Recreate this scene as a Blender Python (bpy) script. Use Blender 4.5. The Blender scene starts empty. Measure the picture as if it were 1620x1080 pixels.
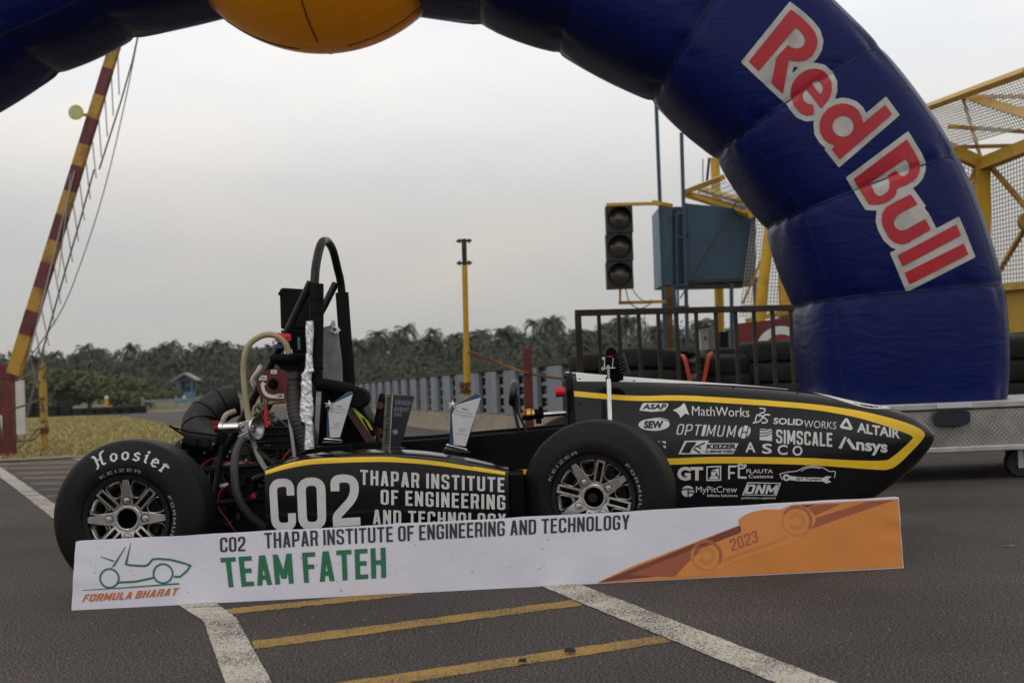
import bpy, bmesh, math, random
from mathutils import Vector, Matrix
from mathutils.bvhtree import BVHTree
from mathutils.geometry import tessellate_polygon
random.seed(7)
SC = bpy.context.scene
COL = SC.collection
R = math.radians
# ------------------------------------------------------------------ camera
FPX, CX, CY, EYE = 2000.0, 810.0, 540.0, 0.585
PITCH, ROLL = math.atan(72 / 2000), R(-2.3)
CAM_M = Matrix.Rotation(math.pi / 2 + PITCH, 3, 'X') @ Matrix.Rotation(ROLL, 3, 'Z')
CAM_P = Vector((0, 0, EYE))
cd = bpy.data.cameras.new('camera')
cam = bpy.data.objects.new('camera', cd); COL.objects.link(cam)
cam.matrix_world = Matrix.Translation(CAM_P) @ CAM_M.to_4x4()
cd.sensor_width = 36; cd.lens = FPX / 1620 * 36
cd.clip_start = 0.05; cd.clip_end = 3000
cd.dof.use_dof = True; cd.dof.focus_distance = 4.05; cd.dof.aperture_fstop = 5.6
SC.camera = cam
# ------------------------------------------------------------------ light
SUN_EL, SUN_AZ = R(52), R(205)          # high, behind the camera and a little left, through thin cloud
world = bpy.data.worlds.new('World'); SC.world = world; world.use_nodes = True
nt = world.node_tree; N = nt.nodes; L = nt.links
bg = N['Background']; bg.inputs['Strength'].default_value = 0.1
sky = N.new('ShaderNodeTexSky'); sky.sky_type = 'NISHITA'; sky.sun_disc = False
sky.sun_elevation = SUN_EL; sky.sun_rotation = SUN_AZ; sky.dust_density = 4; sky.air_density = 1.2
tc = N.new('ShaderNodeTexCoord')
sep = N.new('ShaderNodeSeparateXYZ'); L.new(tc.outputs['Generated'], sep.inputs[0])
mp = N.new('ShaderNodeMapping'); mp.inputs['Scale'].default_value = (1.6, 1.6, 5.0)
L.new(tc.outputs['Generated'], mp.inputs[0])
nz = N.new('ShaderNodeTexNoise'); nz.inputs['Scale'].default_value = 2.3; nz.inputs['Detail'].default_value = 7
nz.inputs['Roughness'].default_value = 0.52; L.new(mp.outputs[0], nz.inputs['Vector'])
cr = N.new('ShaderNodeValToRGB')
cr.color_ramp.elements[0].position = 0.36; cr.color_ramp.elements[0].color = (.515, .53, .548, 1)
cr.color_ramp.elements[1].position = 0.66; cr.color_ramp.elements[1].color = (.60, .582, .558, 1)
L.new(nz.outputs['Fac'], cr.inputs[0])
# overcast dome: brighter towards the zenith, a little warm at the horizon
el = N.new('ShaderNodeMath'); el.operation = 'MAXIMUM'; el.inputs[1].default_value = 0.0; L.new(sep.outputs['Z'], el.inputs[0])
br = N.new('ShaderNodeFloatCurve'); cv = br.mapping.curves[0]          # radiance against the sine of the elevation
for k, (x, y) in enumerate(((0, .445), (.12, .575), (.3, .93), (.5, .86), (1, .56))):
    if k in (0, 4): cv.points[0 if k == 0 else -1].location = (x, y)
    else: cv.points.new(x, y)
br.mapping.update(); L.new(el.outputs[0], br.inputs['Value'])
bk_s = N.new('ShaderNodeMapRange'); bk_s.inputs['From Min'].default_value = -1; bk_s.inputs['From Max'].default_value = .6
bk_s.inputs['To Min'].default_value = 17.5; bk_s.inputs['To Max'].default_value = 20.0; L.new(sep.outputs['Y'], bk_s.inputs['Value'])
br2 = N.new('ShaderNodeMath'); br2.operation = 'MULTIPLY'; L.new(br.outputs[0], br2.inputs[0]); L.new(bk_s.outputs[0], br2.inputs[1])
hz = N.new('ShaderNodeValToRGB'); hz.color_ramp.elements[0].color = (1.02, .995, .965, 1); hz.color_ramp.elements[1].position = 0.3
e_ = hz.color_ramp.elements.new(.12); e_.color = (.985, .985, .985, 1)
hz.color_ramp.elements[1].color = (1.0, .975, .94, 1); L.new(el.outputs[0], hz.inputs[0])
m1 = N.new('ShaderNodeMix'); m1.data_type = 'RGBA'; m1.blend_type = 'MULTIPLY'; m1.inputs['Factor'].default_value = 1
L.new(cr.outputs[0], m1.inputs['A']); L.new(hz.outputs[0], m1.inputs['B'])
vs = N.new('ShaderNodeVectorMath'); vs.operation = 'SCALE'
L.new(m1.outputs['Result'], vs.inputs[0]); L.new(br2.outputs[0], vs.inputs['Scale'])
m2 = N.new('ShaderNodeMix'); m2.data_type = 'RGBA'; m2.inputs['Factor'].default_value = 0.93
L.new(sky.outputs[0], m2.inputs['A']); L.new(vs.outputs[0], m2.inputs['B'])
L.new(m2.outputs['Result'], bg.inputs['Color'])
sl = bpy.data.lights.new('sun', 'SUN'); sl.energy = 0.55; sl.angle = R(24); sl.color = (1, .96, .9)
so = bpy.data.objects.new('sun', sl); COL.objects.link(so)
sd = Vector((math.sin(SUN_AZ) * math.cos(SUN_EL), math.cos(SUN_AZ) * math.cos(SUN_EL), math.sin(SUN_EL)))
so.rotation_euler = sd.to_track_quat('Z', 'Y').to_euler(); so.location = sd * 60
SC.view_settings.view_transform = 'Standard'; SC.view_settings.look = 'None'
SC.view_settings.exposure = 0.0; SC.view_settings.gamma = 1
# ------------------------------------------------------------------ helpers
def ray(u, v):
    return CAM_M @ Vector(((u - CX) / FPX, (CY - v) / FPX, -1))
def W(u, v, Y):
    d = ray(u, v); return CAM_P + d * (Y / d.y)
def G(u, v, z=0.0):
    d = ray(u, v); return CAM_P + d * ((z - EYE) / d.z)

MATS = {}
def mat(name, col, rough=.6, metal=0, var=0.0, vs=8.0, bump=0.0, bs=40.0, spec=.5, col2=None, lo=.35, hi=.65, coat=0, detail=4, stretch=None, trans=0, rvar=0.0, bdist=.01):
    if name in MATS: return MATS[name]
    m = bpy.data.materials.new(name); MATS[name] = m; m.use_nodes = True
    n = m.node_tree.nodes; l = m.node_tree.links; p = n['Principled BSDF']
    p.inputs['Base Color'].default_value = (*col, 1)
    p.inputs['Roughness'].default_value = rough; p.inputs['Metallic'].default_value = metal
    p.inputs['Specular IOR Level'].default_value = spec; p.inputs['Coat Weight'].default_value = coat
    p.inputs['Coat Roughness'].default_value = .08
    if trans: p.inputs['Transmission Weight'].default_value = trans
    t = n.new('ShaderNodeTexCoord'); src = t.outputs['Object']
    if stretch:
        mpn = n.new('ShaderNodeMapping'); mpn.inputs['Scale'].default_value = stretch; l.new(src, mpn.inputs[0]); src = mpn.outputs[0]
    if var or col2 or rvar:
        z = n.new('ShaderNodeTexNoise'); z.inputs['Scale'].default_value = vs; z.inputs['Detail'].default_value = detail
        z.inputs['Roughness'].default_value = .6; l.new(src, z.inputs['Vector'])
        if var or col2:
            r = n.new('ShaderNodeValToRGB'); r.color_ramp.elements[0].position = lo; r.color_ramp.elements[1].position = hi
            c2 = col2 or tuple(min(1, c * (1 + var)) for c in col); c1 = col if col2 else tuple(c * (1 - var) for c in col)
            r.color_ramp.elements[0].color = (*c1, 1); r.color_ramp.elements[1].color = (*c2, 1)
            l.new(z.outputs['Fac'], r.inputs[0]); l.new(r.outputs[0], p.inputs['Base Color'])
        if rvar:
            q = n.new('ShaderNodeMapRange'); q.inputs['To Min'].default_value = max(.02, rough - rvar); q.inputs['To Max'].default_value = min(1, rough + rvar)
            l.new(z.outputs['Fac'], q.inputs['Value']); l.new(q.outputs[0], p.inputs['Roughness'])
    if bump:
        z2 = n.new('ShaderNodeTexNoise'); z2.inputs['Scale'].default_value = bs; z2.inputs['Detail'].default_value = 5
        l.new(src, z2.inputs['Vector'])
        b = n.new('ShaderNodeBump'); b.inputs['Strength'].default_value = bump; b.inputs['Distance'].default_value = bdist
        l.new(z2.outputs['Fac'], b.inputs['Height']); l.new(b.outputs[0], p.inputs['Normal'])
    return m

class MB:
    def __init__(s): s.v = []; s.f = []; s.m = []
    def add(s, vs, fs, mi=0):
        o = len(s.v); s.v += [Vector(p) for p in vs]; s.f += [[i + o for i in f] for f in fs]; s.m += [mi] * len(fs); return s
    def box(s, c, d, rot=None, mi=0):
        c = Vector(c); h = Vector(d) / 2; vs = []
        for x in (-1, 1):
            for y in (-1, 1):
                for z in (-1, 1):
                    p = Vector((x * h.x, y * h.y, z * h.z)); vs.append(c + (rot @ p if rot else p))
        return s.add(vs, [(0, 1, 3, 2), (4, 6, 7, 5), (0, 4, 5, 1), (2, 3, 7, 6), (0, 2, 6, 4), (1, 5, 7, 3)], mi)
    def bar(s, a, b, w, d=None, mi=0, up=(0, 1, 0)):
        a = Vector(a); b = Vector(b); z = (b - a); ln = z.length; z.normalize(); d = d or w
        x = Vector(up).cross(z)
        if x.length < 1e-4: x = Vector((1, 0, 0)).cross(z)
        x.normalize(); y = z.cross(x)
        return s.box((a + b) / 2, (w, d, ln), Matrix((x, y, z)).transposed(), mi)
    def tube(s, pts, r, n=10, mi=0, radii=None, cap=True, closed=False):
        pts = [Vector(p) for p in pts]; k = len(pts); rings = []
        pn = None
        for i in range(k):
            a = pts[i - 1] if (i or closed) else pts[0]; b = pts[(i + 1) % k] if (i < k - 1 or closed) else pts[-1]
            t = (b - a).normalized()
            if pn is None:
                pn = t.orthogonal().normalized()
            pn = (pn - t * pn.dot(t)).normalized(); bn = t.cross(pn)
            rr = radii[i] if radii else r
            rings.append([pts[i] + (pn * math.cos(2 * math.pi * j / n) + bn * math.sin(2 * math.pi * j / n)) * rr for j in range(n)])
        vs = [p for g in rings for p in g]; fs = []
        for i in range(k if closed else k - 1):
            i2 = (i + 1) % k
            for j in range(n):
                fs.append((i * n + j, i * n + (j + 1) % n, i2 * n + (j + 1) % n, i2 * n + j))
        if cap and not closed: fs += [tuple(range(n))[::-1], tuple((k - 1) * n + j for j in range(n))]
        return s.add(vs, fs, mi)
    def lathe(s, prof, o=(0, 0, 0), axis='Y', n=48, mi=0, rot=None, closed=False):
        o = Vector(o); vs = []; fs = []; k = len(prof)
        for a, r in prof:
            for j in range(n):
                t = 2 * math.pi * j / n; c, q = math.cos(t) * r, math.sin(t) * r
                p = Vector((c, a, q)) if axis == 'Y' else Vector((c, q, a)) if axis == 'Z' else Vector((a, c, q))
                vs.append(o + (rot @ p if rot else p))
        for i in range(k if closed else k - 1):
            i2 = (i + 1) % k
            for j in range(n): fs.append((i * n + j, i * n + (j + 1) % n, i2 * n + (j + 1) % n, i2 * n + j))
        return s.add(vs, fs, mi)
    def prism(s, poly, d, mi=0):
        """poly: list of 3D points, d: extrusion vector"""
        k = len(poly); d = Vector(d); a = [Vector(p) for p in poly]; b = [p + d for p in a]
        fs = [tuple(range(k)), tuple(range(2 * k - 1, k - 1, -1))] + [(i, i + k, (i + 1) % k + k, (i + 1) % k) for i in range(k)]
        return s.add(a + b, fs, mi)
    def grid(s, rows, mi=0, cu=False, cv=False):
        nr = len(rows); nc = len(rows[0]); vs = [p for r in rows for p in r]; fs = []
        for i in range(nr if cv else nr - 1):
            for j in range(nc if cu else nc - 1):
                i2 = (i + 1) % nr; j2 = (j + 1) % nc
                fs.append((i * nc + j, i * nc + j2, i2 * nc + j2, i2 * nc + j))
        return s.add(vs, fs, mi)
    def bvh(s): return BVHTree.FromPolygons(s.v, s.f)
    def build(s, name, mats, parent=None, smooth=35, bevel=0, fixn=True, base=None, local=False):
        me = bpy.data.meshes.new(name)
        off = Vector((0, 0, 0)); q = parent
        while q is not None: off = off + q.location; q = q.parent
        if base is not None: off = Vector(base)
        if local: off = Vector((0, 0, 0))
        me.from_pydata([tuple(p - off) for p in s.v], [], s.f)
        for m in (mats if isinstance(mats, (list, tuple)) else [mats]): me.materials.append(m)
        me.polygons.foreach_set('material_index', s.m)
        if fixn:
            bm = bmesh.new(); bm.from_mesh(me); bmesh.ops.recalc_face_normals(bm, faces=bm.faces[:]); bm.to_mesh(me); bm.free()
        if smooth:
            me.polygons.foreach_set('use_smooth', [True] * len(me.polygons)); me.set_sharp_from_angle(angle=R(smooth))
        me.update()
        o = bpy.data.objects.new(name, me); COL.objects.link(o)
        if base is not None: o.location = base
        if parent: o.parent = parent
        if bevel:
            b = o.modifiers.new('bevel', 'BEVEL'); b.width = bevel; b.segments = 2; b.limit_method = 'ANGLE'
        return o

def empty(name, loc=(0, 0, 0)):
    o = bpy.data.objects.new(name, None); COL.objects.link(o); o.location = loc; o.empty_display_size = .1; return o
def tag(o, label=None, cat=None, group=None, kind=None):
    if label: o['label'] = label
    if cat: o['category'] = cat
    if group: o['group'] = group
    if kind: o['kind'] = kind
    return o
def copy_tree(o, parent=None):
    c = o.copy(); COL.objects.link(c)
    if parent is not None: c.parent = parent
    for ch in list(o.children): copy_tree(ch, c)
    return c
def arc(c, r, a0, a1, n=24, ry=None):
    ry = ry or r
    return [(c[0] + r * math.cos(R(a0 + (a1 - a0) * i / n)), c[1] - ry * math.sin(R(a0 + (a1 - a0) * i / n))) for i in range(n + 1)]
def smoothpath(pts, n=8):
    """Catmull-Rom through the points (tuples of any length)"""
    out = []; k = len(pts)
    for i in range(k - 1):
        p0 = pts[max(0, i - 1)]; p1 = pts[i]; p2 = pts[i + 1]; p3 = pts[min(k - 1, i + 2)]
        for j in range(n):
            t = j / n
            out.append(tuple(.5 * (2 * b + (c - a) * t + (2 * a - 5 * b + 4 * c - d) * t * t + (-a + 3 * b - 3 * c + d) * t ** 3) for a, b, c, d in zip(p0, p1, p2, p3)))
    out.append(tuple(pts[-1])); return out
def PX(pts): return [W(*p) for p in pts]
# ------------------------------------------------------------------ lettering
def ribbon(pts, t, closed=False):
    raw = [Vector((p[0], p[1])) for p in pts]; pts = []; sc_ = max((a - b).length for a in raw for b in raw[:3]) * 1e-4
    for p in raw:
        if not pts or (p - pts[-1]).length > sc_: pts.append(p)
    if closed and len(pts) > 2 and (pts[0] - pts[-1]).length <= sc_: pts.pop()
    k = len(pts); Ls, Rs = [], []
    for i in range(k):
        a = pts[i - 1] if (i or closed) else None; b = pts[(i + 1) % k] if (i < k - 1 or closed) else None
        d1 = (pts[i] - a).normalized() if a is not None else None; d2 = (b - pts[i]).normalized() if b is not None else None
        d1 = d1 or d2; d2 = d2 or d1
        n1 = Vector((-d1.y, d1.x)); n2 = Vector((-d2.y, d2.x)); m = n1 + n2
        if m.length < 1e-5: m = n1.copy()
        m.normalize(); sc = 1 / max(.35, m.dot(n1)); Ls.append(pts[i] + m * sc * t / 2); Rs.append(pts[i] - m * sc * t / 2)
    return [[Ls[i], Ls[(i + 1) % k], Rs[(i + 1) % k], Rs[i]] for i in range(k if closed else k - 1)]
def fillet(pts, r, closed=False, n=5):
    out = []; k = len(pts)
    for i in range(k):
        p = Vector(pts[i])
        if not closed and i in (0, k - 1): out.append(p); continue
        a = Vector(pts[i - 1]); b = Vector(pts[(i + 1) % k]); da = (a - p); db = (b - p)
        rr = min(r, da.length / 2, db.length / 2); p1 = p + da.normalized() * rr; p2 = p + db.normalized() * rr
        for j in range(n + 1):
            q = j / n; out.append(p1 * (1 - q) ** 2 + p * 2 * q * (1 - q) + p2 * q * q)
    return out
def par(p, q, t): return [Vector((p[0] - t / 2, p[1])), Vector((p[0] + t / 2, p[1])), Vector((q[0] + t / 2, q[1])), Vector((q[0] - t / 2, q[1]))]
def glyph(ch, w, t, r):
    a, b, c, d = t / 2, w - t / 2, t / 2, 1 - t / 2; m = .52; P = []
    S = lambda pts, rr=0, cl=False: P.extend(ribbon(fillet(pts, rr, cl) if rr else pts, t, cl))
    if ch == 'A':
        P += [par((a, 0), (w / 2 - t * .12, 1), t), par((b, 0), (w / 2 + t * .12, 1), t)]; S([(w * .27, .26), (w * .73, .26)])
    elif ch == 'B': S([(a, c), (b, c), (b, m), (a, m)], r); S([(a, m), (b * .97, m), (b * .97, d), (a, d)], r); S([(a, 0), (a, 1)])
    elif ch == 'C': S([(b, .33), (b, c), (a, c), (a, d), (b, d), (b, .67)], r)
    elif ch == 'D': S([(a, c), (b, c), (b, d), (a, d)], r); S([(a, 0), (a, 1)])
    elif ch == 'E': S([(a, 0), (a, 1)]); [S([(a, y), (w, y)]) for y in (c, d)]; S([(a, m), (w * .9, m)])
    elif ch == 'F': S([(a, 0), (a, 1)]); S([(a, d), (w, d)]); S([(a, m), (w * .88, m)])
    elif ch == 'G': S([(b, .67), (b, d), (a, d), (a, c), (b, c), (b, .46), (w * .52, .46)], r)
    elif ch == 'H': S([(a, 0), (a, 1)]); S([(b, 0), (b, 1)]); S([(a, m), (b, m)])
    elif ch == 'I': S([(t / 2, 0), (t / 2, 1)])
    elif ch == 'J': S([(b, 1), (b, c), (a, c), (a, .3)], r)
    elif ch == 'K': S([(a, 0), (a, 1)]); P += [par((a + t * .3, .42), (b, 1), t), par((a + t * .8, .6), (b + t * .05, 0), t)]
    elif ch == 'L': S([(a, 0), (a, 1)]); S([(a, c), (w, c)])
    elif ch == 'M': S([(a, 0), (a, 1)]); S([(b, 0), (b, 1)]); P += [par((w / 2, .18), (a, 1), t), par((w / 2, .18), (b, 1), t)]
    elif ch == 'N': S([(a, 0), (a, 1)]); S([(b, 0), (b, 1)]); P.append(par((b, 0), (a, 1), t))
    elif ch in 'O0': S([(a, c), (b, c), (b, d), (a, d)], r, True)
    elif ch == 'P': S([(a, .42), (b, .42), (b, d), (a, d)], r); S([(a, 0), (a, 1)])
    elif ch == 'R': S([(a, .47), (b, .47), (b, d), (a, d)], r); S([(a, 0), (a, 1)]); P.append(par((b, 0), (b - t * .35, .47), t))
    elif ch == 'S': S([(a, .3), (a, c), (b, c), (b, .45), (a, .57), (a, d), (b, d), (b, .7)], r)
    elif ch == 'T': S([(w / 2, 0), (w / 2, 1)]); S([(0, d), (w, d)])
    elif ch == 'U': S([(a, 1), (a, c), (b, c), (b, 1)], r)
    elif ch == 'V': P += [par((w / 2, 0), (a, 1), t), par((w / 2, 0), (b, 1), t)]
    elif ch == 'W': P += [par((w * .3, 0), (a, 1), t), par((w * .3, 0), (w / 2, .8), t), par((w * .7, 0), (w / 2, .8), t), par((w * .7, 0), (b, 1), t)]
    elif ch == 'Y': S([(w / 2, 0), (w / 2, .48)]); P += [par((w / 2, .4), (a, 1), t), par((w / 2, .4), (b, 1), t)]
    elif ch == 'Z': S([(0, d), (w, d)]); S([(0, c), (w, c)]); P.append(par((a, c), (b, d), t))
    elif ch == '2': S([(a, .68), (a, d), (b, d), (b, .56), (a, .2), (a, c)], r); S([(0, c), (w, c)])
    elif ch == '3': S([(a, .72), (a, d), (b, d), (b, m), (w * .4, m)], r); S([(w * .4, m), (b, m), (b, c), (a, c), (a, .28)], r)
    return P
def caps(s, w=.42, t=.13, gap=.07, space=.22, r=.12):
    """condensed block capitals -> (polys with height 1, total width)"""
    x = 0; out = []
    for ch in s:
        if ch == ' ': x += space; continue
        gw = t if ch == 'I' else w * 1.25 if ch in 'MW' else w * .86 if ch in 'EFL' else w
        out += [[(p[0] + x, p[1]) for p in q] for q in glyph(ch, gw, t, r)]
        x += gw + gap
    return out, x - gap
def font(s, bold=0.0, shear=0.0, spacing=1.0):
    c = bpy.data.curves.new('t', 'FONT'); c.body = s; c.offset = bold; c.shear = shear; c.space_character = spacing; c.resolution_u = 3
    o = bpy.data.objects.new('t', c); COL.objects.link(o); dg = bpy.context.evaluated_depsgraph_get(); dg.update()
    me = o.evaluated_get(dg).to_mesh(); vs = [(v.co.x, v.co.y) for v in me.vertices]; fs = [list(p.vertices) for p in me.polygons]
    bpy.data.objects.remove(o); bpy.data.curves.remove(c)
    if not vs: return [], 1
    x0 = min(p[0] for p in vs); x1 = max(p[0] for p in vs); y0 = min(p[1] for p in vs); y1 = max(p[1] for p in vs)
    h = y1 - y0
    return [[((vs[i][0] - x0) / h, (vs[i][1] - y0) / h) for i in f] for f in fs], (x1 - x0) / h
def inquad(tp, q, shear=0):
    """tp=(polys,width); q = top-left, top-right, bottom-right, bottom-left in pixels"""
    polys, wd = tp; tl, tr, brr, bl = [Vector(p) for p in q]; out = []
    for poly in polys:
        o = []
        for x, y in poly:
            s = x / wd; o.append((bl * (1 - s) + brr * s) * (1 - y) + (tl * (1 - s) + tr * s) * y + (tr - tl).normalized() * shear * (y - .5))
        out.append(o)
    return out
def bx(tp, x0, y0, x1, y1, sl=0, shear=0):
    """text in an axis box whose right end lies sl pixels lower than its left end"""
    return inquad(tp, [(x0, y0), (x1, y0 + sl), (x1, y1 + sl), (x0, y1)], shear)
def disc(c, rx, ry=None, n=28): return [arc(c, rx, 0, 360, n, ry)[:-1]]
class Decal:
    def __init__(s): s.p = []
    def add(s, polys, mi=0, lay=1):
        for i, q in enumerate(polys): s.p.append((q, mi, lay + (i % 7) * .06))
        return s
    def mesh(s, proj, step, lift):
        mb = MB()
        for poly, mi, lay in s.p:
            if len(poly) < 3: continue
            bm = bmesh.new(); vv = [bm.verts.new((p[0], p[1], 0)) for p in poly]
            try:
                if len(poly) > 4:
                    for tri in tessellate_polygon([[Vector((p[0], p[1], 0)) for p in poly]]): bm.faces.new([vv[i] for i in tri])
                else: bm.faces.new(vv)
            except ValueError: bm.free(); continue
            for _ in range(6):
                lg = [e for e in bm.edges if e.calc_length() > step]
                if not lg: break
                bmesh.ops.subdivide_edges(bm, edges=lg, cuts=1)
                bmesh.ops.triangulate(bm, faces=[f for f in bm.faces if len(f.verts) > 4])
            bm.verts.index_update(); hit = [proj(v.co.x, v.co.y, lift * lay) for v in bm.verts]
            for f in bm.faces:
                ids = [v.index for v in f.verts]
                if all(hit[i] is not None for i in ids): mb.add([hit[i] for i in ids], [tuple(range(len(ids)))], mi)
            bm.free()
        bm = bmesh.new(); 
        return mb
    def build(s, name, mats, parent, proj, step=12, lift=.0008, local=False):
        o = s.mesh(proj, step, lift).build(name, mats, parent, smooth=0, fixn=False, local=local); return o
def cam_proj(bvh, maxd=60, fixed=None):
    def f(u, v, off):
        d = ray(u, v).normalized(); h = bvh.ray_cast(CAM_P, d, maxd)
        if h[0] is None: return None
        n = h[1] if h[1].dot(d) < 0 else -h[1]
        return h[0] + (fixed or n) * off
    return f

import numpy as np
def poly_sdf(P, X, Y):
    P = [(float(p[0]), float(p[1])) for p in P]; d = np.full(X.shape, 1e18); ins = np.zeros(X.shape, bool); k = len(P)
    for i in range(k):
        (ax, ay), (bx_, by) = P[i], P[(i + 1) % k]; ex, ey = bx_ - ax, by - ay; l2 = ex * ex + ey * ey
        if l2 < 1e-12: continue
        t = np.clip(((X - ax) * ex + (Y - ay) * ey) / l2, 0, 1); d = np.minimum(d, (X - ax - t * ex) ** 2 + (Y - ay - t * ey) ** 2)
        if ay != by: ins ^= ((ay > Y) != (by > Y)) & (X < ex * (Y - ay) / ey + ax)
    return np.where(ins, -1, 1) * np.sqrt(d)
def march(F, xs, ys):
    out = []
    for j in range(len(ys) - 1):
        for i in range(len(xs) - 1):
            c = [(xs[i], ys[j], F[j, i]), (xs[i + 1], ys[j], F[j, i + 1]), (xs[i + 1], ys[j + 1], F[j + 1, i + 1]), (xs[i], ys[j + 1], F[j + 1, i])]
            if all(p[2] > 0 for p in c): continue
            if all(p[2] <= 0 for p in c): out.append([p[:2] for p in c]); continue
            pl = []
            for a, b in zip(c, c[1:] + c[:1]):
                if a[2] <= 0: pl.append(a[:2])
                if (a[2] <= 0) != (b[2] <= 0): t = a[2] / (a[2] - b[2]); pl.append((a[0] + (b[0] - a[0]) * t, a[1] + (b[1] - a[1]) * t))
            if len(pl) > 2: out.append(pl)
    return out
def mitres(P, g):
    """little quads that keep the corners of a grown outline sharp"""
    P = [Vector(p) for p in P]; k = len(P); ar_ = sum(P[i].x * P[(i + 1) % k].y - P[(i + 1) % k].x * P[i].y for i in range(k)); sg = 1 if ar_ > 0 else -1; out = []
    for i in range(k):
        d1 = (P[i] - P[i - 1]).normalized(); d2 = (P[(i + 1) % k] - P[i]).normalized(); cr_ = (d1.x * d2.y - d1.y * d2.x) * sg
        if cr_ > .6:
            n1 = Vector((d1.y, -d1.x)) * sg; n2 = Vector((d2.y, -d2.x)) * sg; m = (n1 + n2).normalized(); out.append([P[i], P[i] + n1 * g, P[i] + m * (g / max(.4, m.dot(n1))), P[i] + n2 * g])
    return out
# ------------------------------------------------------------------ materials
M_ASPH = mat('asphalt', (.062, .055, .052), .82, var=0, vs=3, bump=.9, bs=170, spec=.35)
def asphalt_nodes(m, dark, light, speck):
    n = m.node_tree.nodes; l = m.node_tree.links; p = n['Principled BSDF']
    t = n.new('ShaderNodeTexCoord')
    a = n.new('ShaderNodeTexNoise'); a.inputs['Scale'].default_value = 185; a.inputs['Detail'].default_value = 4; l.new(t.outputs['Object'], a.inputs['Vector'])
    r = n.new('ShaderNodeValToRGB'); r.color_ramp.elements[0].position = .43; r.color_ramp.elements[0].color = (*dark, 1)
    r.color_ramp.elements[1].position = .585; r.color_ramp.elements[1].color = (*light, 1); l.new(a.outputs['Fac'], r.inputs[0])
    e = r.color_ramp.elements.new(.78); e.color = (*speck, 1)
    b = n.new('ShaderNodeTexNoise'); b.inputs['Scale'].default_value = .9; b.inputs['Detail'].default_value = 6; l.new(t.outputs['Object'], b.inputs['Vector'])
    q = n.new('ShaderNodeMapRange'); q.inputs['From Min'].default_value = .3; q.inputs['From Max'].default_value = .7
    q.inputs['To Min'].default_value = .58; q.inputs['To Max'].default_value = 1.42; l.new(b.outputs['Fac'], q.inputs['Value'])
    s = n.new('ShaderNodeVectorMath'); s.operation = 'SCALE'; l.new(r.outputs[0], s.inputs[0]); l.new(q.outputs[0], s.inputs['Scale'])
    v = n.new('ShaderNodeTexVoronoi'); v.inputs['Scale'].default_value = 42; l.new(t.outputs['Object'], v.inputs['Vector'])
    v2 = n.new('ShaderNodeMath'); v2.operation = 'LESS_THAN'; v2.inputs[1].default_value = .10; l.new(v.outputs['Distance'], v2.inputs[0])
    wn = n.new('ShaderNodeMath'); wn.operation = 'MULTIPLY'; l.new(v2.outputs[0], wn.inputs[0])
    g = n.new('ShaderNodeSeparateColor'); l.new(v.outputs['Color'], g.inputs[0])
    g2 = n.new('ShaderNodeMath'); g2.operation = 'GREATER_THAN'; g2.inputs[1].default_value = .55; l.new(g.outputs[0], g2.inputs[0]); l.new(g2.outputs[0], wn.inputs[1])
    mx = n.new('ShaderNodeMix'); mx.data_type = 'RGBA'; l.new(wn.outputs[0], mx.inputs['Factor']); l.new(s.outputs[0], mx.inputs['A'])
    mx.inputs['B'].default_value = (speck[0] * 1.3, speck[1] * 1.3, speck[2] * 1.3, 1)
    l.new(mx.outputs['Result'], p.inputs['Base Color'])
asphalt_nodes(M_ASPH, (.006, .0048, .0043), (.128, .104, .092), (.23, .20, .18))
def paint_nodes(m, col, worn):
    """road paint with the black stone of the asphalt showing through"""
    n = m.node_tree.nodes; l = m.node_tree.links; p = n['Principled BSDF']; t = n.new('ShaderNodeTexCoord')
    a = n.new('ShaderNodeTexNoise'); a.inputs['Scale'].default_value = 210; a.inputs['Detail'].default_value = 3; a.inputs['Roughness'].default_value = .6; l.new(t.outputs['Object'], a.inputs['Vector'])
    b = n.new('ShaderNodeTexNoise'); b.inputs['Scale'].default_value = 5; b.inputs['Detail'].default_value = 5; l.new(t.outputs['Object'], b.inputs['Vector'])
    ad = n.new('ShaderNodeMath'); ad.operation = 'MULTIPLY_ADD'; ad.inputs[1].default_value = .35; l.new(b.outputs['Fac'], ad.inputs[0]); l.new(a.outputs['Fac'], ad.inputs[2])
    r = n.new('ShaderNodeValToRGB'); r.color_ramp.elements[0].position = worn; r.color_ramp.elements[0].color = (.05, .045, .04, 1)
    r.color_ramp.elements[1].position = worn + .10; r.color_ramp.elements[1].color = (*col, 1); l.new(ad.outputs[0], r.inputs[0]); l.new(r.outputs[0], p.inputs['Base Color'])
M_WHITE_PAINT = mat('white_road_paint', (.5, .47, .42), .8, bump=.6, bs=170); paint_nodes(M_WHITE_PAINT, (.58, .525, .44), .585)
M_YELLOW_PAINT = mat('yellow_road_paint', (.45, .27, .05), .8, bump=.6, bs=170); paint_nodes(M_YELLOW_PAINT, (.40, .235, .045), .59)
M_FADED = mat('faded_yellow_paint', (.2, .14, .06), .85); paint_nodes(M_FADED, (.23, .15, .06), .62)
M_GRASS = mat('grass_soil', (.17, .19, .05), .95, col2=(.42, .27, .11), vs=.8, lo=.38, hi=.62, detail=8, bump=.4, bs=30)
M_FAR = mat('far_grass', (.06, .07, .025), .95, col2=(.17, .14, .06), vs=.05, detail=6)
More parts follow.
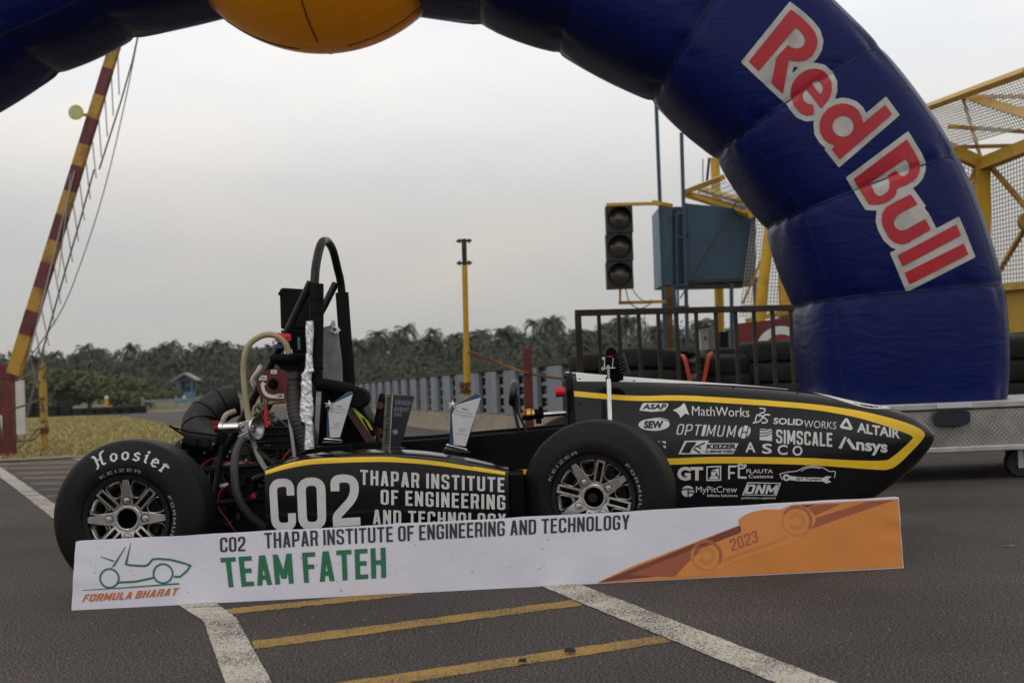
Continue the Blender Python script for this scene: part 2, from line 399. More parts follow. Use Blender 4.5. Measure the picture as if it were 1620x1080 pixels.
# ------------------------------------------------------------------ ground
def structure(o): o['kind'] = 'structure'; return o
g = MB()
S_ = 420
g.add([(-S_, -60, 0), (S_, -60, 0), (S_, S_, 0), (-S_, S_, 0)], [(0, 1, 2, 3)])
structure(g.build('ground', M_ASPH, smooth=0))
def ground_sheet(name, px, m, z):
    mb = MB(); pts = [G(u, v) for u, v in px]; pts = [Vector((p.x, p.y, z)) for p in pts]
    vs = tessellate_polygon([pts]); mb.add(pts, [tuple(t) for t in vs]); return structure(mb.build(name, m, smooth=0))
def worn_edge(a, b, amp, n):
    """pixel edge a->b with the small raggedness of sprayed paint"""
    out = []
    for i in range(n + 1):
        t = i / n; out.append((a[0] + (b[0] - a[0]) * t + random.uniform(-amp, amp) * .6, a[1] + (b[1] - a[1]) * t + random.uniform(-amp, amp) * .4))
    return out
def line_strip(name, left, right, m, z):
    """left/right: matching pixel points along both edges"""
    mb = MB(); Ls, Rs = [], []
    for i in range(len(left) - 1):
        Ls += worn_edge(left[i], left[i + 1], 1.5, 44)[:-1]; Rs += worn_edge(right[i], right[i + 1], 1.5, 44)[:-1]
    Ls.append(left[-1]); Rs.append(right[-1])
    mb.grid([[Vector((*G(*a).xy, z)), Vector((*G(*b).xy, z))] for a, b in zip(Ls, Rs)]); return structure(mb.build(name, m, smooth=0))
line_strip('white_lane_line', [(648, 852), (842, 922), (1225, 1080), (1600, 1234)], [(690, 845), (910, 922), (1319, 1079), (1700, 1222)], M_WHITE_PAINT, .0024)
line_strip('white_lane_line', [(-60, 704), (0, 754), (80, 817), (285, 959), (322, 983), (356, 1080), (420, 1270)], [(-40, 704), (0, 738), (86, 797), (346, 957), (374, 978), (430, 1080), (520, 1270)], M_WHITE_PAINT, .0024)
for a, b, c, d in (((352, 964), (640, 934), (655, 941), (360, 972)), ((398, 1014), (908, 949), (922, 957), (402, 1027)), ((520, 1082), (1046, 1005), (1062, 1015), (540, 1096)), ((300, 932), (640, 896), (650, 902), (310, 940)), ((470, 1188), (1200, 1088), (1220, 1100), (480, 1205))):
    line_strip('yellow_hatch_line', [a, b], [d, c], M_YELLOW_PAINT, .0012)
for i, (v0, x1) in enumerate(((733, 128), (740, 140), (747, 150), (755, 158), (764, 166), (773, 176), (783, 186), (793, 200))):
    x0 = (v0 - 738) / .75 + 14 if v0 > 740 else -20
    line_strip('faded_hatch_line', [(max(x0, -20), v0), (x1 + 60, v0 - 3.0 - .01 * x1)], [(max(x0, -20), v0 + 2.6), (x1 + 60, v0 - .6 - .01 * x1)], M_FADED, .0012)
line_strip('white_lane_line', [(120, 723), (185, 727), (260, 745)], [(112, 726), (172, 731), (240, 750)], M_WHITE_PAINT, .0024)
ground_sheet('kerb_edge', [(-60, 724), (60, 722), (110, 719), (190, 722), (188, 727), (112, 725), (60, 728), (-60, 733)], mat('kerb_concrete', (.2, .14, .07), .9, var=.3, vs=6), .012)
field = [(-120, 735), (60, 724), (112, 721), (195, 724), (262, 704), (312, 686), (296, 679), (262, 672), (236, 666), (200, 660), (120, 657), (0, 662), (-160, 668)]
ground_sheet('grass_verge', field, M_GRASS, .006)
ground_sheet('dry_verge', [(225, 652), (262, 646.8), (330, 642), (560, 633), (560, 637), (330, 648), (262, 651.5)], mat('dry_grass', (.2, .15, .07), .95, var=.3, vs=.6), .01)
far = MB(); far.grid([[(x, y, z) for x in range(-260, 261, 20)] for y, z in ((82, .02), (120, .4), (150, .7), (190, 2), (262, 5.2))])
structure(far.build('far_terrain', M_FAR))
hill = MB(); hill.grid([[(x, y, z + .6 * math.sin(x * .11 + y) + .4 * math.sin(x * .31)) for x in range(-300, 301, 6)] for y, z in ((262, 5), (266, 8.2), (285, 9.6), (330, 9.6))]); structure(hill.build('wooded_hill', mat('wooded_hill', (.022, .03, .015), .95, col2=(.05, .06, .03), vs=.3, detail=8)))
# grass blades on the verge
fw = [G(u, v) for u, v in field]
def inside(x, y, P):
    c = False; k = len(P)
    for i in range(k):
        a, b = P[i], P[(i + 1) % k]
        if (a.y > y) != (b.y > y) and x < (b.x - a.x) * (y - a.y) / (b.y - a.y) + a.x: c = not c
    return c
gb = MB(); rg = random.Random(3); nb = 0
while nb < 26000:
    y = 13 + 45 * rg.random() ** 2.2; x = rg.uniform(-.46 * y, -.2 * y)
    if not inside(x, y, fw): continue
    nb += 1; h = rg.uniform(.012, .05) * (1 + y / 60); a = rg.uniform(0, 6.28); w = .004 * (1 + y / 8); dx, dy = math.cos(a) * w, math.sin(a) * w
    tx, ty = rg.gauss(0, .03), rg.gauss(0, .03)
    gb.add([(x - dx, y - dy, 0), (x + dx, y + dy, 0), (x + tx, y + ty, h)], [(0, 1, 2)], rg.choice((0, 0, 1, 1, 2)))
o = gb.build('grass', [mat('blade_green', (.17, .205, .055), .8), mat('blade_straw', (.46, .32, .15), .85), mat('blade_olive', (.27, .235, .085), .8)], smooth=0, fixn=False); o['kind'] = 'stuff'
tag(o, 'patchy dry green and straw grass on the verge behind the yellow post', None)
# ------------------------------------------------------------------ inflatable arch
def pvc(name, col, rough=.34):
    m = mat(name, col, rough, var=.14, vs=1.6, spec=.15, rvar=.1)
    n = m.node_tree.nodes; l = m.node_tree.links; t = n.new('ShaderNodeTexCoord')
    mp_ = n.new('ShaderNodeMapping'); mp_.inputs['Scale'].default_value = (1, 1, 3.2); l.new(t.outputs['Object'], mp_.inputs[0])
    a = n.new('ShaderNodeTexNoise'); a.inputs['Scale'].default_value = 4.5; a.inputs['Detail'].default_value = 3; a.inputs['Distortion'].default_value = 1.2; l.new(mp_.outputs[0], a.inputs['Vector'])
    b = n.new('ShaderNodeBump'); b.inputs['Strength'].default_value = .16; b.inputs['Distance'].default_value = .03; l.new(a.outputs['Fac'], b.inputs['Height']); l.new(b.outputs[0], n['Principled BSDF'].inputs['Normal'])
    return m
M_BLUE = pvc('blue_pvc', (.0036, .0085, .082), .32)
M_SEAM = mat('seam_tape', (.004, .006, .03), .5)
M_GOLD = pvc('golden_pvc', (.82, .36, .004), .26); M_GOLD.node_tree.nodes['Principled BSDF'].inputs['Specular IOR Level'].default_value = .5
def translucent(m, col, fac):
    n = m.node_tree.nodes; l = m.node_tree.links; t = n.new('ShaderNodeBsdfTranslucent'); t.inputs['Color'].default_value = (*col, 1); x = n.new('ShaderNodeMixShader'); x.inputs[0].default_value = fac
    l.new(n['Principled BSDF'].outputs[0], x.inputs[1]); l.new(t.outputs[0], x.inputs[2]); l.new(x.outputs[0], n['Material Output'].inputs['Surface'])
translucent(M_GOLD, (1.0, .62, .0), .38)
Yc = 7.2
pairs = [((1270, 640), (1592, 634)), ((1253, 485), (1587, 452)), ((1210, 363), (1514, 246)), ((1130, 250), (1392, 76)), ((1030, 161), (1199, -100)), ((880, 84), (1002, -195)), ((757, 39), (850, -255)), ((503, -10), (518, -318))]
st = [(W(*i, 7.35), W(*o_, 7.03)) for i, o_ in pairs]
cx0 = (st[-1][0].x + st[-1][1].x) / 2 - .16
st = [((Vector((a.x, Yc, a.z)) , Vector((b.x, Yc, b.z)))) for a, b in st]
st[-1] = (Vector((cx0, Yc, st[-1][0].z)), Vector((cx0, Yc, st[-1][1].z)))
st += [(Vector((2 * cx0 - a.x, Yc, a.z)), Vector((2 * cx0 - b.x, Yc, b.z))) for a, b in st[-2::-1]]
BASE_Z = st[0][0].z - .002
arch = empty('inflatable_arch', (st[0][0].x * .5 + st[0][1].x * .5, Yc, BASE_Z))
tag(arch, 'huge dark blue inflatable arch with red and white lettering and a golden ball', 'inflatable arch')
def arch_ring(a, b, k, pinch, n=112, dep=.5, gather=0.0, ph=0.0):
    c = (a + b) / 2; e = (b - a) / 2; hw = e.length; e = e.normalized(); f = Vector((0, -1, 0)); out = []
    for j in range(n):
        t = 2 * math.pi * j / n; cs, sn = math.cos(t), math.sin(t); p = 2 / 3.3
        x = math.copysign(abs(cs) ** p, cs); y = math.copysign(abs(sn) ** p, sn)
        q = k * (1 + gather * math.sin(j * 9.3 + ph) * math.sin(j * 4.1 + 2 * ph))
        out.append(c + e * x * hw * q + f * y * dep * (1 + (q - 1) * .8))
    return out
am = MB(); rows = []; NS = 22
for i in range(len(st) - 1):
    for s in range(NS):
        t = s / NS; a = st[i][0].lerp(st[i + 1][0], t); b = st[i][1].lerp(st[i + 1][1], t)
        bul = (4 * t * (1 - t)) ** .55
        near = max(0, 1 - min(t, 1 - t) * 4.5)
        # chord sag: the outer side bulges past the straight chord, the inner side also
        rows.append(arch_ring(a, b, .957 + .056 * bul, 0, gather=.017 * near, ph=i * 2.1))
rows.append(arch_ring(*st[-1], .957, 0))
bc = W(503, -158, Yc); mid_x = [sum(p.x for p in r_) / len(r_) for r_ in rows]
halves = [[r_ for r_, x in zip(rows, mid_x) if x > bc.x + .62], [r_ for r_, x in zip(rows, mid_x) if x < bc.x - .62]]       # the tube stops inside the ball
for hv in halves: am.grid(hv, cu=True); am.add(hv[0], [tuple(range(112))]); am.add(hv[-1], [tuple(range(112))])
ARCH_BVH = am.bvh()
tube_o = am.build('tube', M_BLUE, arch, smooth=60)
sm = MB()
for i in range(1, len(st) - 1):
    if i == 7: continue
    rg_ = arch_ring(*st[i], .962, 0)[::2]; sm.tube(rg_, .0035, 6, closed=True)
for j in (6, 14, 42, 70, 98):           # seams running the length of the tube
    for hv in halves: sm.tube([r_[j] for r_ in hv], .0045 if j == 6 else .002, 5)
sm.build('seam', M_SEAM, arch, smooth=60)
bl = MB(); bc = W(503, -158, Yc);  bc.x = W(503, -158, Yc).x; br_ = .9; bc.z += .03
rowsb = []
for i in range(81):
    ph = math.pi * i / 80; ring = []
    for j in range(144):
        th = 2 * math.pi * j / 144
        dm = 1 - .03 * math.exp(-abs(math.sin(th * 2 + .1)) / .06) * math.sin(ph) * (1 + .25 * math.sin(ph * 60))
        dm *= 1 - .02 * math.exp(-abs(ph - 2.02) / .03) * (1 + .35 * math.sin(th * 46) + .2 * math.sin(th * 31))
        ring.append(bc + Vector((math.sin(ph) * math.cos(th), math.sin(ph) * math.sin(th) * .95, math.cos(ph))) * br_ * dm)
    rowsb.append(ring)
bl.grid(rowsb, cu=True); gbo = bl.build('golden_ball', M_GOLD, arch, smooth=80)
gs = MB()
for j in range(0, 144, 36): gs.tube([rowsb[i][(j - 2) % 144] for i in range(4, 77)], .0055, 5)
gs.tube([p for p in rowsb[52]], .0055, 5, closed=True); gs.build('ball_seam', mat('dark_gold_seam', (.16, .05, .004), .6), gbo)
# lettering, drawn as the letters' own centre lines
z1 = lambda x, y: (1000 + x / 2.25, y / 2.25)
Zp = lambda pts: [z1(*p) for p in pts]
red, wht = Decal(), Decal()
def rot(c, pts, ang):
    ca, sa = math.cos(R(ang)), math.sin(R(ang)); return [(c[0] + x * ca - y * sa, c[1] + x * sa + y * ca) for x, y in pts]
def circ(c, r, a0, a1, n=26): return [(c[0] + r * math.cos(R(a0 + (a1 - a0) * i / n)), c[1] + r * math.sin(R(a0 + (a1 - a0) * i / n))) for i in range(n + 1)]
tr = lambda pts, ox, oy, sc: [(ox + x / sc, oy + y / sc) for x, y in pts]
A_ = lambda *p: tr(p, 1160, 0, 6); B_ = lambda *p: tr(p, 1230, 90, 5.4); C_ = lambda *p: tr(p, 1320, 200, 6.75); D_ = lambda *p: tr(p, 1370, 290, 6)
solids = [A_((545, 92), (640, 165), (720, 240), (775, 310), (800, 390), (790, 460), (750, 530), (690, 575), (620, 588), (560, 580), (527, 572), (470, 892), (360, 792), (408, 548), (517, 430), (555, 455), (600, 465), (645, 455), (675, 420), (680, 380), (655, 325), (620, 285), (590, 265), (240, 678), (145, 588)),
    B_((310, 497), (250, 505), (190, 480), (140, 420), (112, 345), (110, 285), (128, 230), (155, 185), (200, 140), (260, 110), (320, 102), (380, 115), (430, 160), (460, 220), (462, 290), (440, 360), (372, 445), (245, 280), (218, 305), (212, 345), (230, 385), (265, 407), (303, 408)),
    B_((530, 878), (978, 492), (918, 410), (730, 568), (715, 510), (690, 460), (650, 425), (600, 405), (550, 400), (480, 415), (420, 450), (375, 510), (355, 580), (362, 650), (395, 705), (430, 735), (470, 752), (488, 757), (462, 792)),
    C_((770, 140), (830, 240), (880, 320), (912, 400), (912, 460), (890, 530), (840, 585), (760, 630), (690, 655), (662, 672), (660, 715), (630, 760), (570, 805), (500, 830), (440, 838), (365, 835), (200, 565)),
    D_((420, 105), (488, 200), (350, 270), (290, 310), (262, 360), (270, 410), (310, 445), (360, 447), (430, 410), (560, 338), (612, 440), (470, 520), (400, 565), (340, 580), (270, 565), (210, 510), (165, 430), (145, 360), (150, 290), (190, 225), (260, 185)),
    D_((295, 685), (855, 390), (900, 495), (345, 790)), D_((365, 850), (925, 570), (970, 675), (410, 960))]
holes = [B_((290, 230), (330, 205), (360, 215), (385, 255), (383, 300), (360, 322)), B_(*[(558 + 90 * math.cos(a), 595 + 90 * math.sin(a)) for a in [i * math.pi / 14 for i in range(28)]]),
    C_((380, 605), (755, 350), (790, 395), (800, 450), (785, 500), (750, 530), (715, 530), (680, 508), (655, 473), (560, 532), (585, 590), (588, 640), (570, 690), (530, 728), (490, 745), (455, 738), (430, 715))]
fills = [A_((145, 588), (545, 92), (720, 240), (790, 460), (527, 572), (470, 892)), B_((303, 408), (310, 490), (372, 445), (290, 330)), B_((245, 280), (372, 445), (300, 495), (200, 400)), D_((420, 105), (612, 440), (340, 580), (145, 360), (190, 225)), D_((295, 685), (855, 390), (970, 675), (410, 960))]
xs_, ys_ = np.arange(1160, 1552, 2.0), np.arange(-4, 474, 2.0); X_, Y_ = np.meshgrid(xs_, ys_)
FR = np.min([poly_sdf(p, X_, Y_) for p in solids], 0)
for p in holes: FR = np.maximum(FR, -poly_sdf(p, X_, Y_))
GROW = 9.0; FW = np.min([poly_sdf(p, X_, Y_) for p in solids + fills], 0) - GROW
for p in solids:
    for q in mitres(p, GROW): FW = np.minimum(FW, poly_sdf(q, X_, Y_))
red.p = [(q, 0, 2) for q in march(FR, xs_, ys_)]; wht.p = [(q, 0, 1) for q in march(FW, xs_, ys_)]
AP = cam_proj(ARCH_BVH, fixed=Vector((0, -1, 0)))
M_RED = mat('red_print', (.42, .008, .02), .45, var=.1, vs=3)
M_WPR = mat('white_print', (.50, .48, .46), .6, col2=(.34, .325, .31), vs=9, lo=.42, hi=.7, detail=8)
wht.build('lettering_outline', M_WPR, arch, AP, 9, .003)
red.build('lettering', M_RED, arch, AP, 9, .003)
# ------------------------------------------------------------------ chequer-plate platform under the arch leg
M_CHK = mat('chequer_plate', (.30, .285, .265), .45, .75, var=.25, vs=5, rvar=.12)
n = M_CHK.node_tree.nodes; l = M_CHK.node_tree.links
t = n.new('ShaderNodeTexCoord'); s3 = n.new('ShaderNodeSeparateXYZ'); l.new(t.outputs['Object'], s3.inputs[0])
def mth(op, a, b=None):
    q = n.new('ShaderNodeMath'); q.operation = op
    for i, x in enumerate((a, b)):
        if x is None: continue
        if isinstance(x, (int, float)): q.inputs[i].default_value = x
        else: l.new(x, q.inputs[i])
    return q.outputs[0]
u_ = mth('MULTIPLY', mth('ADD', s3.outputs['X'], s3.outputs['Z']), 130); v_ = mth('MULTIPLY', mth('SUBTRACT', s3.outputs['X'], s3.outputs['Z']), 130)
hgt = mth('MAXIMUM', mth('MULTIPLY', mth('POWER', mth('ABSOLUTE', mth('SINE', u_)), 7), mth('GREATER_THAN', mth('SINE', mth('MULTIPLY', v_, .5)), .0)), mth('MULTIPLY', mth('POWER', mth('ABSOLUTE', mth('SINE', v_)), 7), mth('LESS_THAN', mth('SINE', mth('MULTIPLY', u_, .5)), .0)))
b_ = n.new('ShaderNodeBump'); b_.inputs['Distance'].default_value = .0011; b_.inputs['Strength'].default_value = 1; l.new(hgt, b_.inputs['Height']); l.new(b_.outputs[0], n['Principled BSDF'].inputs['Normal'])
M_ALU = mat('aluminium', (.55, .54, .52), .38, .85, var=.12, vs=12, rvar=.12)
M_BLK = mat('black_plastic', (.012, .012, .013), .5, var=.3, vs=20)
M_RUB = mat('rubber', (.013, .0128, .013), .62, var=.35, vs=10, rvar=.12)
zt = W(1500, 636, 6.6).z; zb = W(1520, 714, 6.6).z; xl = W(1235, 640, 6.6).x; xr = 3.6; yf, yb = 6.6, 7.85
plat = empty('platform_trolley', ((xl + xr) / 2, (yf + yb) / 2, 0))
tag(plat, 'low diamond plate aluminium trolley on castors carrying the leg of the blue arch', 'trolley')
fb = MB(); fb.box(((xl + xr) / 2, (yf + yb) / 2, (zt + zb) / 2 - .02), (xr - xl, yb - yf, zt - zb - .04)); fb.build('body', M_CHK, plat, bevel=.006)
fr = MB(); fr.box(((xl + xr) / 2, (yf + yb) / 2, zt - .0195), (xr - xl + .03, yb - yf + .03, .035)); fr.box(((xl + xr) / 2, yf - .004, zb + .012), (xr - xl, .012, .03)); fr.build('top_frame', M_ALU, plat, bevel=.005)
hh = W(1505, 661, 6.58); hm = MB(); hm.prism([hh + Vector((x * .085, -.016, y * .036)) for x, y in [(max(-1, min(1, 1.35 * math.cos(a_))), math.sin(a_) * .95) for a_ in [i * math.pi / 14 for i in range(28)]]], (0, .012, 0)); hm.build('hand_hole', mat('dark_recess', (.006, .009, .02), .7), plat)
hr = MB(); hr.tube([hh + Vector((x * .088, -.012, y * .04)) for x, y in [(max(-1, min(1, 1.35 * math.cos(a_))), math.sin(a_)) for a_ in [i * math.pi / 14 for i in range(28)]]], .006, 6, closed=True); hr.build('handle_rim', M_BLK, plat)
stp = MB(); c_ = W(1510, 641.5, 6.58); stp.box(c_ + Vector((0, -.002, 0)), (.185, .002, .02)); stp.build('paper_sticker', mat('paper', (.5, .5, .58), .7), plat)
for (x, y) in ((W(1611, 725, 6.75).x, 6.75), (xl + .15, 6.75), (xl + .15, 7.7), (W(1611, 725, 7.7).x, 7.7)):
    cm = MB(); cm.lathe([(-.025, .02), (-.025, .068), (-.015, .075), (.015, .075), (.025, .068), (.025, .02)], (x, y, .075), 'Y', 24); co = cm.build('castor', M_RUB, plat)
    fk = MB(); fk.box((x, y - .032, .1), (.03, .008, .1)); fk.box((x, y + .032, .1), (.03, .008, .1)); fk.box((x, y, .16), (.08, .08, .02)); fk.build('fork', M_ALU, co)
# ================================================================== the race car
YF = 3.81                       # outer face of the near tyres
YC = 4.45                       # centre line of the car
car = empty('race_car', (W(600, 800, YC).x, YC, 0))
tag(car, 'black open wheel student race car with yellow stripes and white sponsor lettering', 'race car')
M_BODY = mat('satin_black_body', (.0048, .0048, .0058), .15, var=.2, vs=6, spec=.36, rvar=.04)
M_TUB = mat('black_gloss_panel', (.0022, .0022, .0024), .3, var=.2, vs=6, spec=.04, rvar=.05)
M_MATB = mat('matt_black', (.0032, .0032, .0035), .5, spec=.06, var=.3, vs=14)
M_DARK = mat('dark_steel', (.016, .016, .017), .42, .6, var=.3, vs=30)
M_TUBE = mat('black_paint_tube', (.008, .0075, .007), .36, spec=.25, var=.3, vs=30)
M_YEL = mat('yellow_vinyl', (.78, .49, .012), .45, var=.08, vs=6)
M_WHV = mat('white_vinyl', (.62, .61, .60), .5, var=.06, vs=14)
M_SIL = mat('silver', (.62, .61, .6), .22, 1, var=.08, vs=25, rvar=.08)
M_MACH = mat('machined_wheel', (.66, .64, .62), .25, 1, var=.08, vs=18, rvar=.1)
M_FOAM = mat('black_foam', (.0075, .0068, .0068), .8, spec=.15, bump=.3, bs=120)
M_REDP = mat('red_plastic', (.5, .012, .01), .4)
M_TYRE = mat('slick_tyre', (.0062, .006, .0064), .5, spec=.18, col2=(.009, .0082, .0078), vs=7, bump=.25, bs=160, rvar=.1)
# ---- wheels -------------------------------------------------------
TR, TW = .2365, .19
prof = [(.028, .122), (.010, .130), (.003, .143), (0, .160), (.002, .180), (.0035, .183), (.004, .1845), (.008, .204), (.015, .219), (.0165, .2205), (.018, .2225), (.027, .2305), (.042, .235), (.06, TR), (.13, TR), (.148, .235), (.163, .2305), (.174, .221), (.186, .2), (.19, .17), (.187, .143), (.18, .130), (.162, .122)]
def wheel(loc, yaw, spin, words, hoosier):
    root = None
    tm_ = MB(); tm_.lathe(prof, n=96); tb = tm_.bvh()
    tyre = tm_.build('wheel', M_TYRE, None, smooth=50)
    tyre.parent = car; tyre.location = Vector(loc) - car.location; tyre.rotation_euler = (0, 0, yaw)
    # rim: black lip, bright barrel, spokes
    rm = MB(); rm.lathe([(.030, .1235), (.006, .1335), (.002, .132), (.004, .1185), (.02, .116), (.03, .1165)], n=80); rim = rm.build('rim_lip', mat('black_rim', (.005, .005, .0055), .35, spec=.35), tyre, local=True)
    rim.location = (0, 0, 0)
    bm_ = MB(); bm_.lathe([(.018, .1185), (.024, .112), (.034, .107), (.06, .098), (.14, .098), (.17, .115)], n=64); ob = bm_.build('rim_barrel', M_MACH, tyre, local=True)
    sp = MB(); y0, y1 = .012, .034
    def spoke(a, pts):
        ca, sa = math.cos(R(a)), math.sin(R(a))
        P = [Vector((x * ca - z * sa, yy, x * sa + z * ca)) for x, z, yy in pts]; sp.prism(P, (0, .022, 0))
    for k in range(4):
        a = spin + 90 * k
        spoke(a, [(.03, -.022, .0135), (.062, -.0175, .0112), (.119, -.0085, .006), (.119, .0085, .006), (.062, .0175, .0112), (.03, .022, .0135)])
        for s_ in (-1, 1):
            spoke(a + 45, [(.042, s_ * .014, .016), (.118, s_ * .0135, .008), (.118, s_ * .0075, .008), (.042, s_ * .007, .016)])
        spoke(a + 45, [(.110, -.0135, .009), (.119, -.0135, .008), (.119, .0135, .008), (.110, .0135, .009)])
        spoke(a + 45, [(.040, -.014, .0165), (.049, -.014, .0155), (.049, .014, .0155), (.040, .014, .0165)])
        for s_ in (-1, 1):      # window rims between the spokes
            aa = a + s_ * 22; ring = []
            for q in range(20):
                th = 2 * math.pi * q / 20; rr_ = .0935 + .0245 * math.copysign(abs(math.cos(th)) ** .6, math.cos(th)); dd = (.0215 * math.copysign(abs(math.sin(th)) ** .6, math.sin(th))) * (rr_ / .1) ** 1.5
                ca, sa = math.cos(R(aa) + dd / rr_), math.sin(R(aa) + dd / rr_); ring.append(Vector((rr_ * ca, .015, rr_ * sa)))
            cw = Vector((.092 * math.cos(R(aa)), 0, .092 * math.sin(R(aa)))); dp = lambda k_, y_: [Vector((cw.x + (p.x - cw.x) * k_, y_, cw.z + (p.z - cw.z) * k_)) for p in ring]
            sp.grid([dp(1.07, .0155), dp(1.05, .0125), dp(1.0, .0125), dp(.965, .016), dp(.90, .046), dp(1.0, .046)], cu=True)
    sp.lathe([(.036, .0305), (.0128, .0305), (.012, .0313), (.012, .0385), (.0145, .041), (.036, .041)], n=48)
    ob = sp.build('spokes', M_MACH, tyre, smooth=30, bevel=.0016, local=True)
    hb = MB(); hb.lathe([(.0125, .0306), (.07, .03), (.07, .0)], n=40); hb.build('hub_bore', M_MATB, tyre, local=True)
    for k in range(4):
        a = R(spin + 90 * k); nm = MB(); c = Vector((.055 * math.cos(a), 0, .055 * math.sin(a)))
        nm.lathe([(.018, .0128), (.0098, .0128), (.0095, .0118)], c, n=24); nb_ = nm.build('nut_seat', M_MATB, tyre, local=True)
        n2 = MB(); n2.lathe([(.012, .0082), (.006, .008), (.005, .0074), (.0045, .005), (.0045, .0035), (.009, .003), (.009, 0)], c, n=6); n2.build('wheel_nut', M_SIL, tyre, local=True)
    dk = MB(); dk.lathe([(.075, .045), (.075, .088), (.082, .088), (.082, .045)], n=48, closed=True); dk.box((.02, .09, .06), (.07, .05, .05)); dk.lathe([(.13, .0), (.13, .1)], n=32); dk.build('brake_disc', M_DARK, tyre, local=True)
    # lettering on the sidewall
    def wp(x, z, off):
        h = tb.ray_cast(Vector((x, -.2, z)), Vector((0, 1, 0)), .35)
        return None if h[0] is None else h[0] + Vector((0, -off, 0))
    def arctext(D, tp, r0, h, mid, span, lay=1):
        polys, wd = tp
        for q in polys:
            o = []
            for x, y in q:
                an = R(mid + span / 2 - span * x / wd); rr = r0 + h * y; o.append((rr * math.cos(an), rr * math.sin(an)))
            D.add([o], 0, lay)
    D = Decal()
    for (wd, mid, span) in words:
        arctext(D, caps(wd, w=.72, t=.17, gap=.3, space=.5, r=.1), .1425, .0095, mid, span)
    D.build('rim_lettering', mat('grey_print', (.24, .235, .23), .6), tyre, wp, .02, .0006, True)
    if hoosier:
        D = Decal()
        H = {}
        H['H'] = [[(.0, -.1), (.1, -.05), (.16, .05), (.16, .75), (.08, .95), (.02, 1.0)], [(.16, .5), (.42, .55)], [(.62, 1.05), (.45, .95), (.42, .8), (.42, .1), (.5, .0), (.6, .08)]]
        H['o'] = [[(.2, .62), (.06, .45), (.06, .15), (.2, 0), (.34, .15), (.34, .47), (.2, .62)]]
        H['s'] = [[(.34, .5), (.22, .62), (.08, .48), (.12, .36), (.3, .26), (.32, .12), (.2, 0), (.02, .1)]]
        H['i'] = [[(.02, .5), (.1, .6), (.1, .1), (.2, 0)], [(.08, .8), (.16, .92)]]
        H['e'] = [[(.08, .28), (.32, .4), (.26, .58), (.14, .6), (.05, .42), (.06, .12), (.18, 0), (.34, .1)]]
        H['r'] = [[(.02, .5), (.1, .6), (.1, .0)], [(.1, .45), (.24, .62), (.34, .52)], [(.0, .0), (.2, .02)]]
        x = 0; polys = []
        for ch, ad in zip('Hoosier', (.86, .6, .6, .58, .42, .56, .4)):
            for st_ in H[ch]:
                for q in ribbon(st_, .115): polys.append([(p.x + x, p.y) for p in q])
            x += ad
        arctext(D, (polys, x), .178, .038, 83, 72, 1)
        D.build('tyre_lettering', M_WHV, tyre, wp, .012, .0009, True)
    return tyre
pr = G(199, 821, TR - .001); pf = G(938, 787, TR - .001)
wheel(pr, R(-2), 90, [('KEIZER', 96, 50), ('FORMULA', -4, 60)], True)
wheel(pf, R(-16), 30, [('KEIZER', 133, 50), ('FORMULA', 10, 66)], False)
far_y = YC + (YC - YF)
w3 = wheel((pr.x, far_y, pr.z), R(180), 40, [], False); w4 = wheel((pf.x + .05, far_y, pf.z), R(180 - 17), 10, [], False)
# ---- nose ---------------------------------------------------------
ns = [(903, 586.5, 884, .205), (960, 592, 884, .207), (1040, 598, 882, .205), (1120, 603.5, 878, .2), (1200, 609, 868, .19), (1270, 616, 850, .172), (1330, 625, 822, .15), (1380, 635, 791, .125), (1420, 645, 762, .1), (1448, 656, 737, .076), (1465, 668, 717, .05), (1474, 678, 704, .03), (1478, 689, 694, .008)]
def nose_ring(st_, inset=0, n=64):
    u, vt, vb, hw = st_; yy = YC - hw
    pt = W(u, vt, YC - hw * .45); pb = W(u, vb, YC - hw * .6); x = W(u, (vt + vb) / 2, YC - hw * .8).x
    zc = (pt.z + pb.z) / 2; hz_ = (pt.z - pb.z) / 2 - inset; out = []; ex = 2 / 4.6
    for j in range(n):
        t = 2 * math.pi * j / n; cs, sn = math.cos(t), math.sin(t)
        y = math.copysign(abs(cs) ** ex, cs); z = math.copysign(abs(sn) ** ex, sn)
        if sn > 0: e3 = 2 / 3.3; y = math.copysign(abs(cs) ** e3, cs); z = abs(sn) ** e3
        wd = hw * (1 - .16 * max(0, z) ** 2 - .04 * max(0, -z))        # narrower towards the top
        out.append(Vector((x, YC - y * (wd - inset), zc + z * hz_)))
    return out
nsd = smoothpath(ns, 5)
nm = MB(); nr_ = [nose_ring(s_) for s_ in nsd]; nm.grid(nr_, cu=True); nm.add(nr_[-1], [tuple(range(64))])
inn = [nose_ring(ns[0], .012), nose_ring(ns[2], .012)]; nm.grid([nr_[0], inn[0], inn[1]], cu=True); nm.add(inn[1], [tuple(range(64))])
NB = nm.bvh(); nose = nm.build('nose', M_BODY, car, smooth=50)
NP = cam_proj(NB)
ed = MB(); e1 = nose_ring((903, 587, 884, .209)); e2 = nose_ring((913, 587.3, 884, .2095)); ed.grid([[p for p in e1], [p for p in e2]], cu=True); ed.build('edge_trim', M_FOAM, nose)
fs = MB()
for u, v in ((917, 600), (917, 640), (1003, 603), (1160, 613), (1262, 622), (1100, 800), (1300, 790), (1390, 640)):
    h_ = NP(u, v, .0)
    if h_ is not None: fs.lathe([(-.0015, 0), (-.0015, .0035), (.001, .0045)], h_, 'Y', 10)
fs.build('fastener', M_DARK, nose)['kind'] = 'stuff'
z7 = lambda x, y: (980 + x / 3.115, 580 + y / 3.115)
q7 = lambda pts: [z7(*p) for p in pts]
b7 = lambda tp, x0, y0, x1, y1, sl=0, sh=0: [[z7(*p) for p in q] for q in bx(tp, x0, y0, x1, y1, sl, sh)]
ye = Decal()
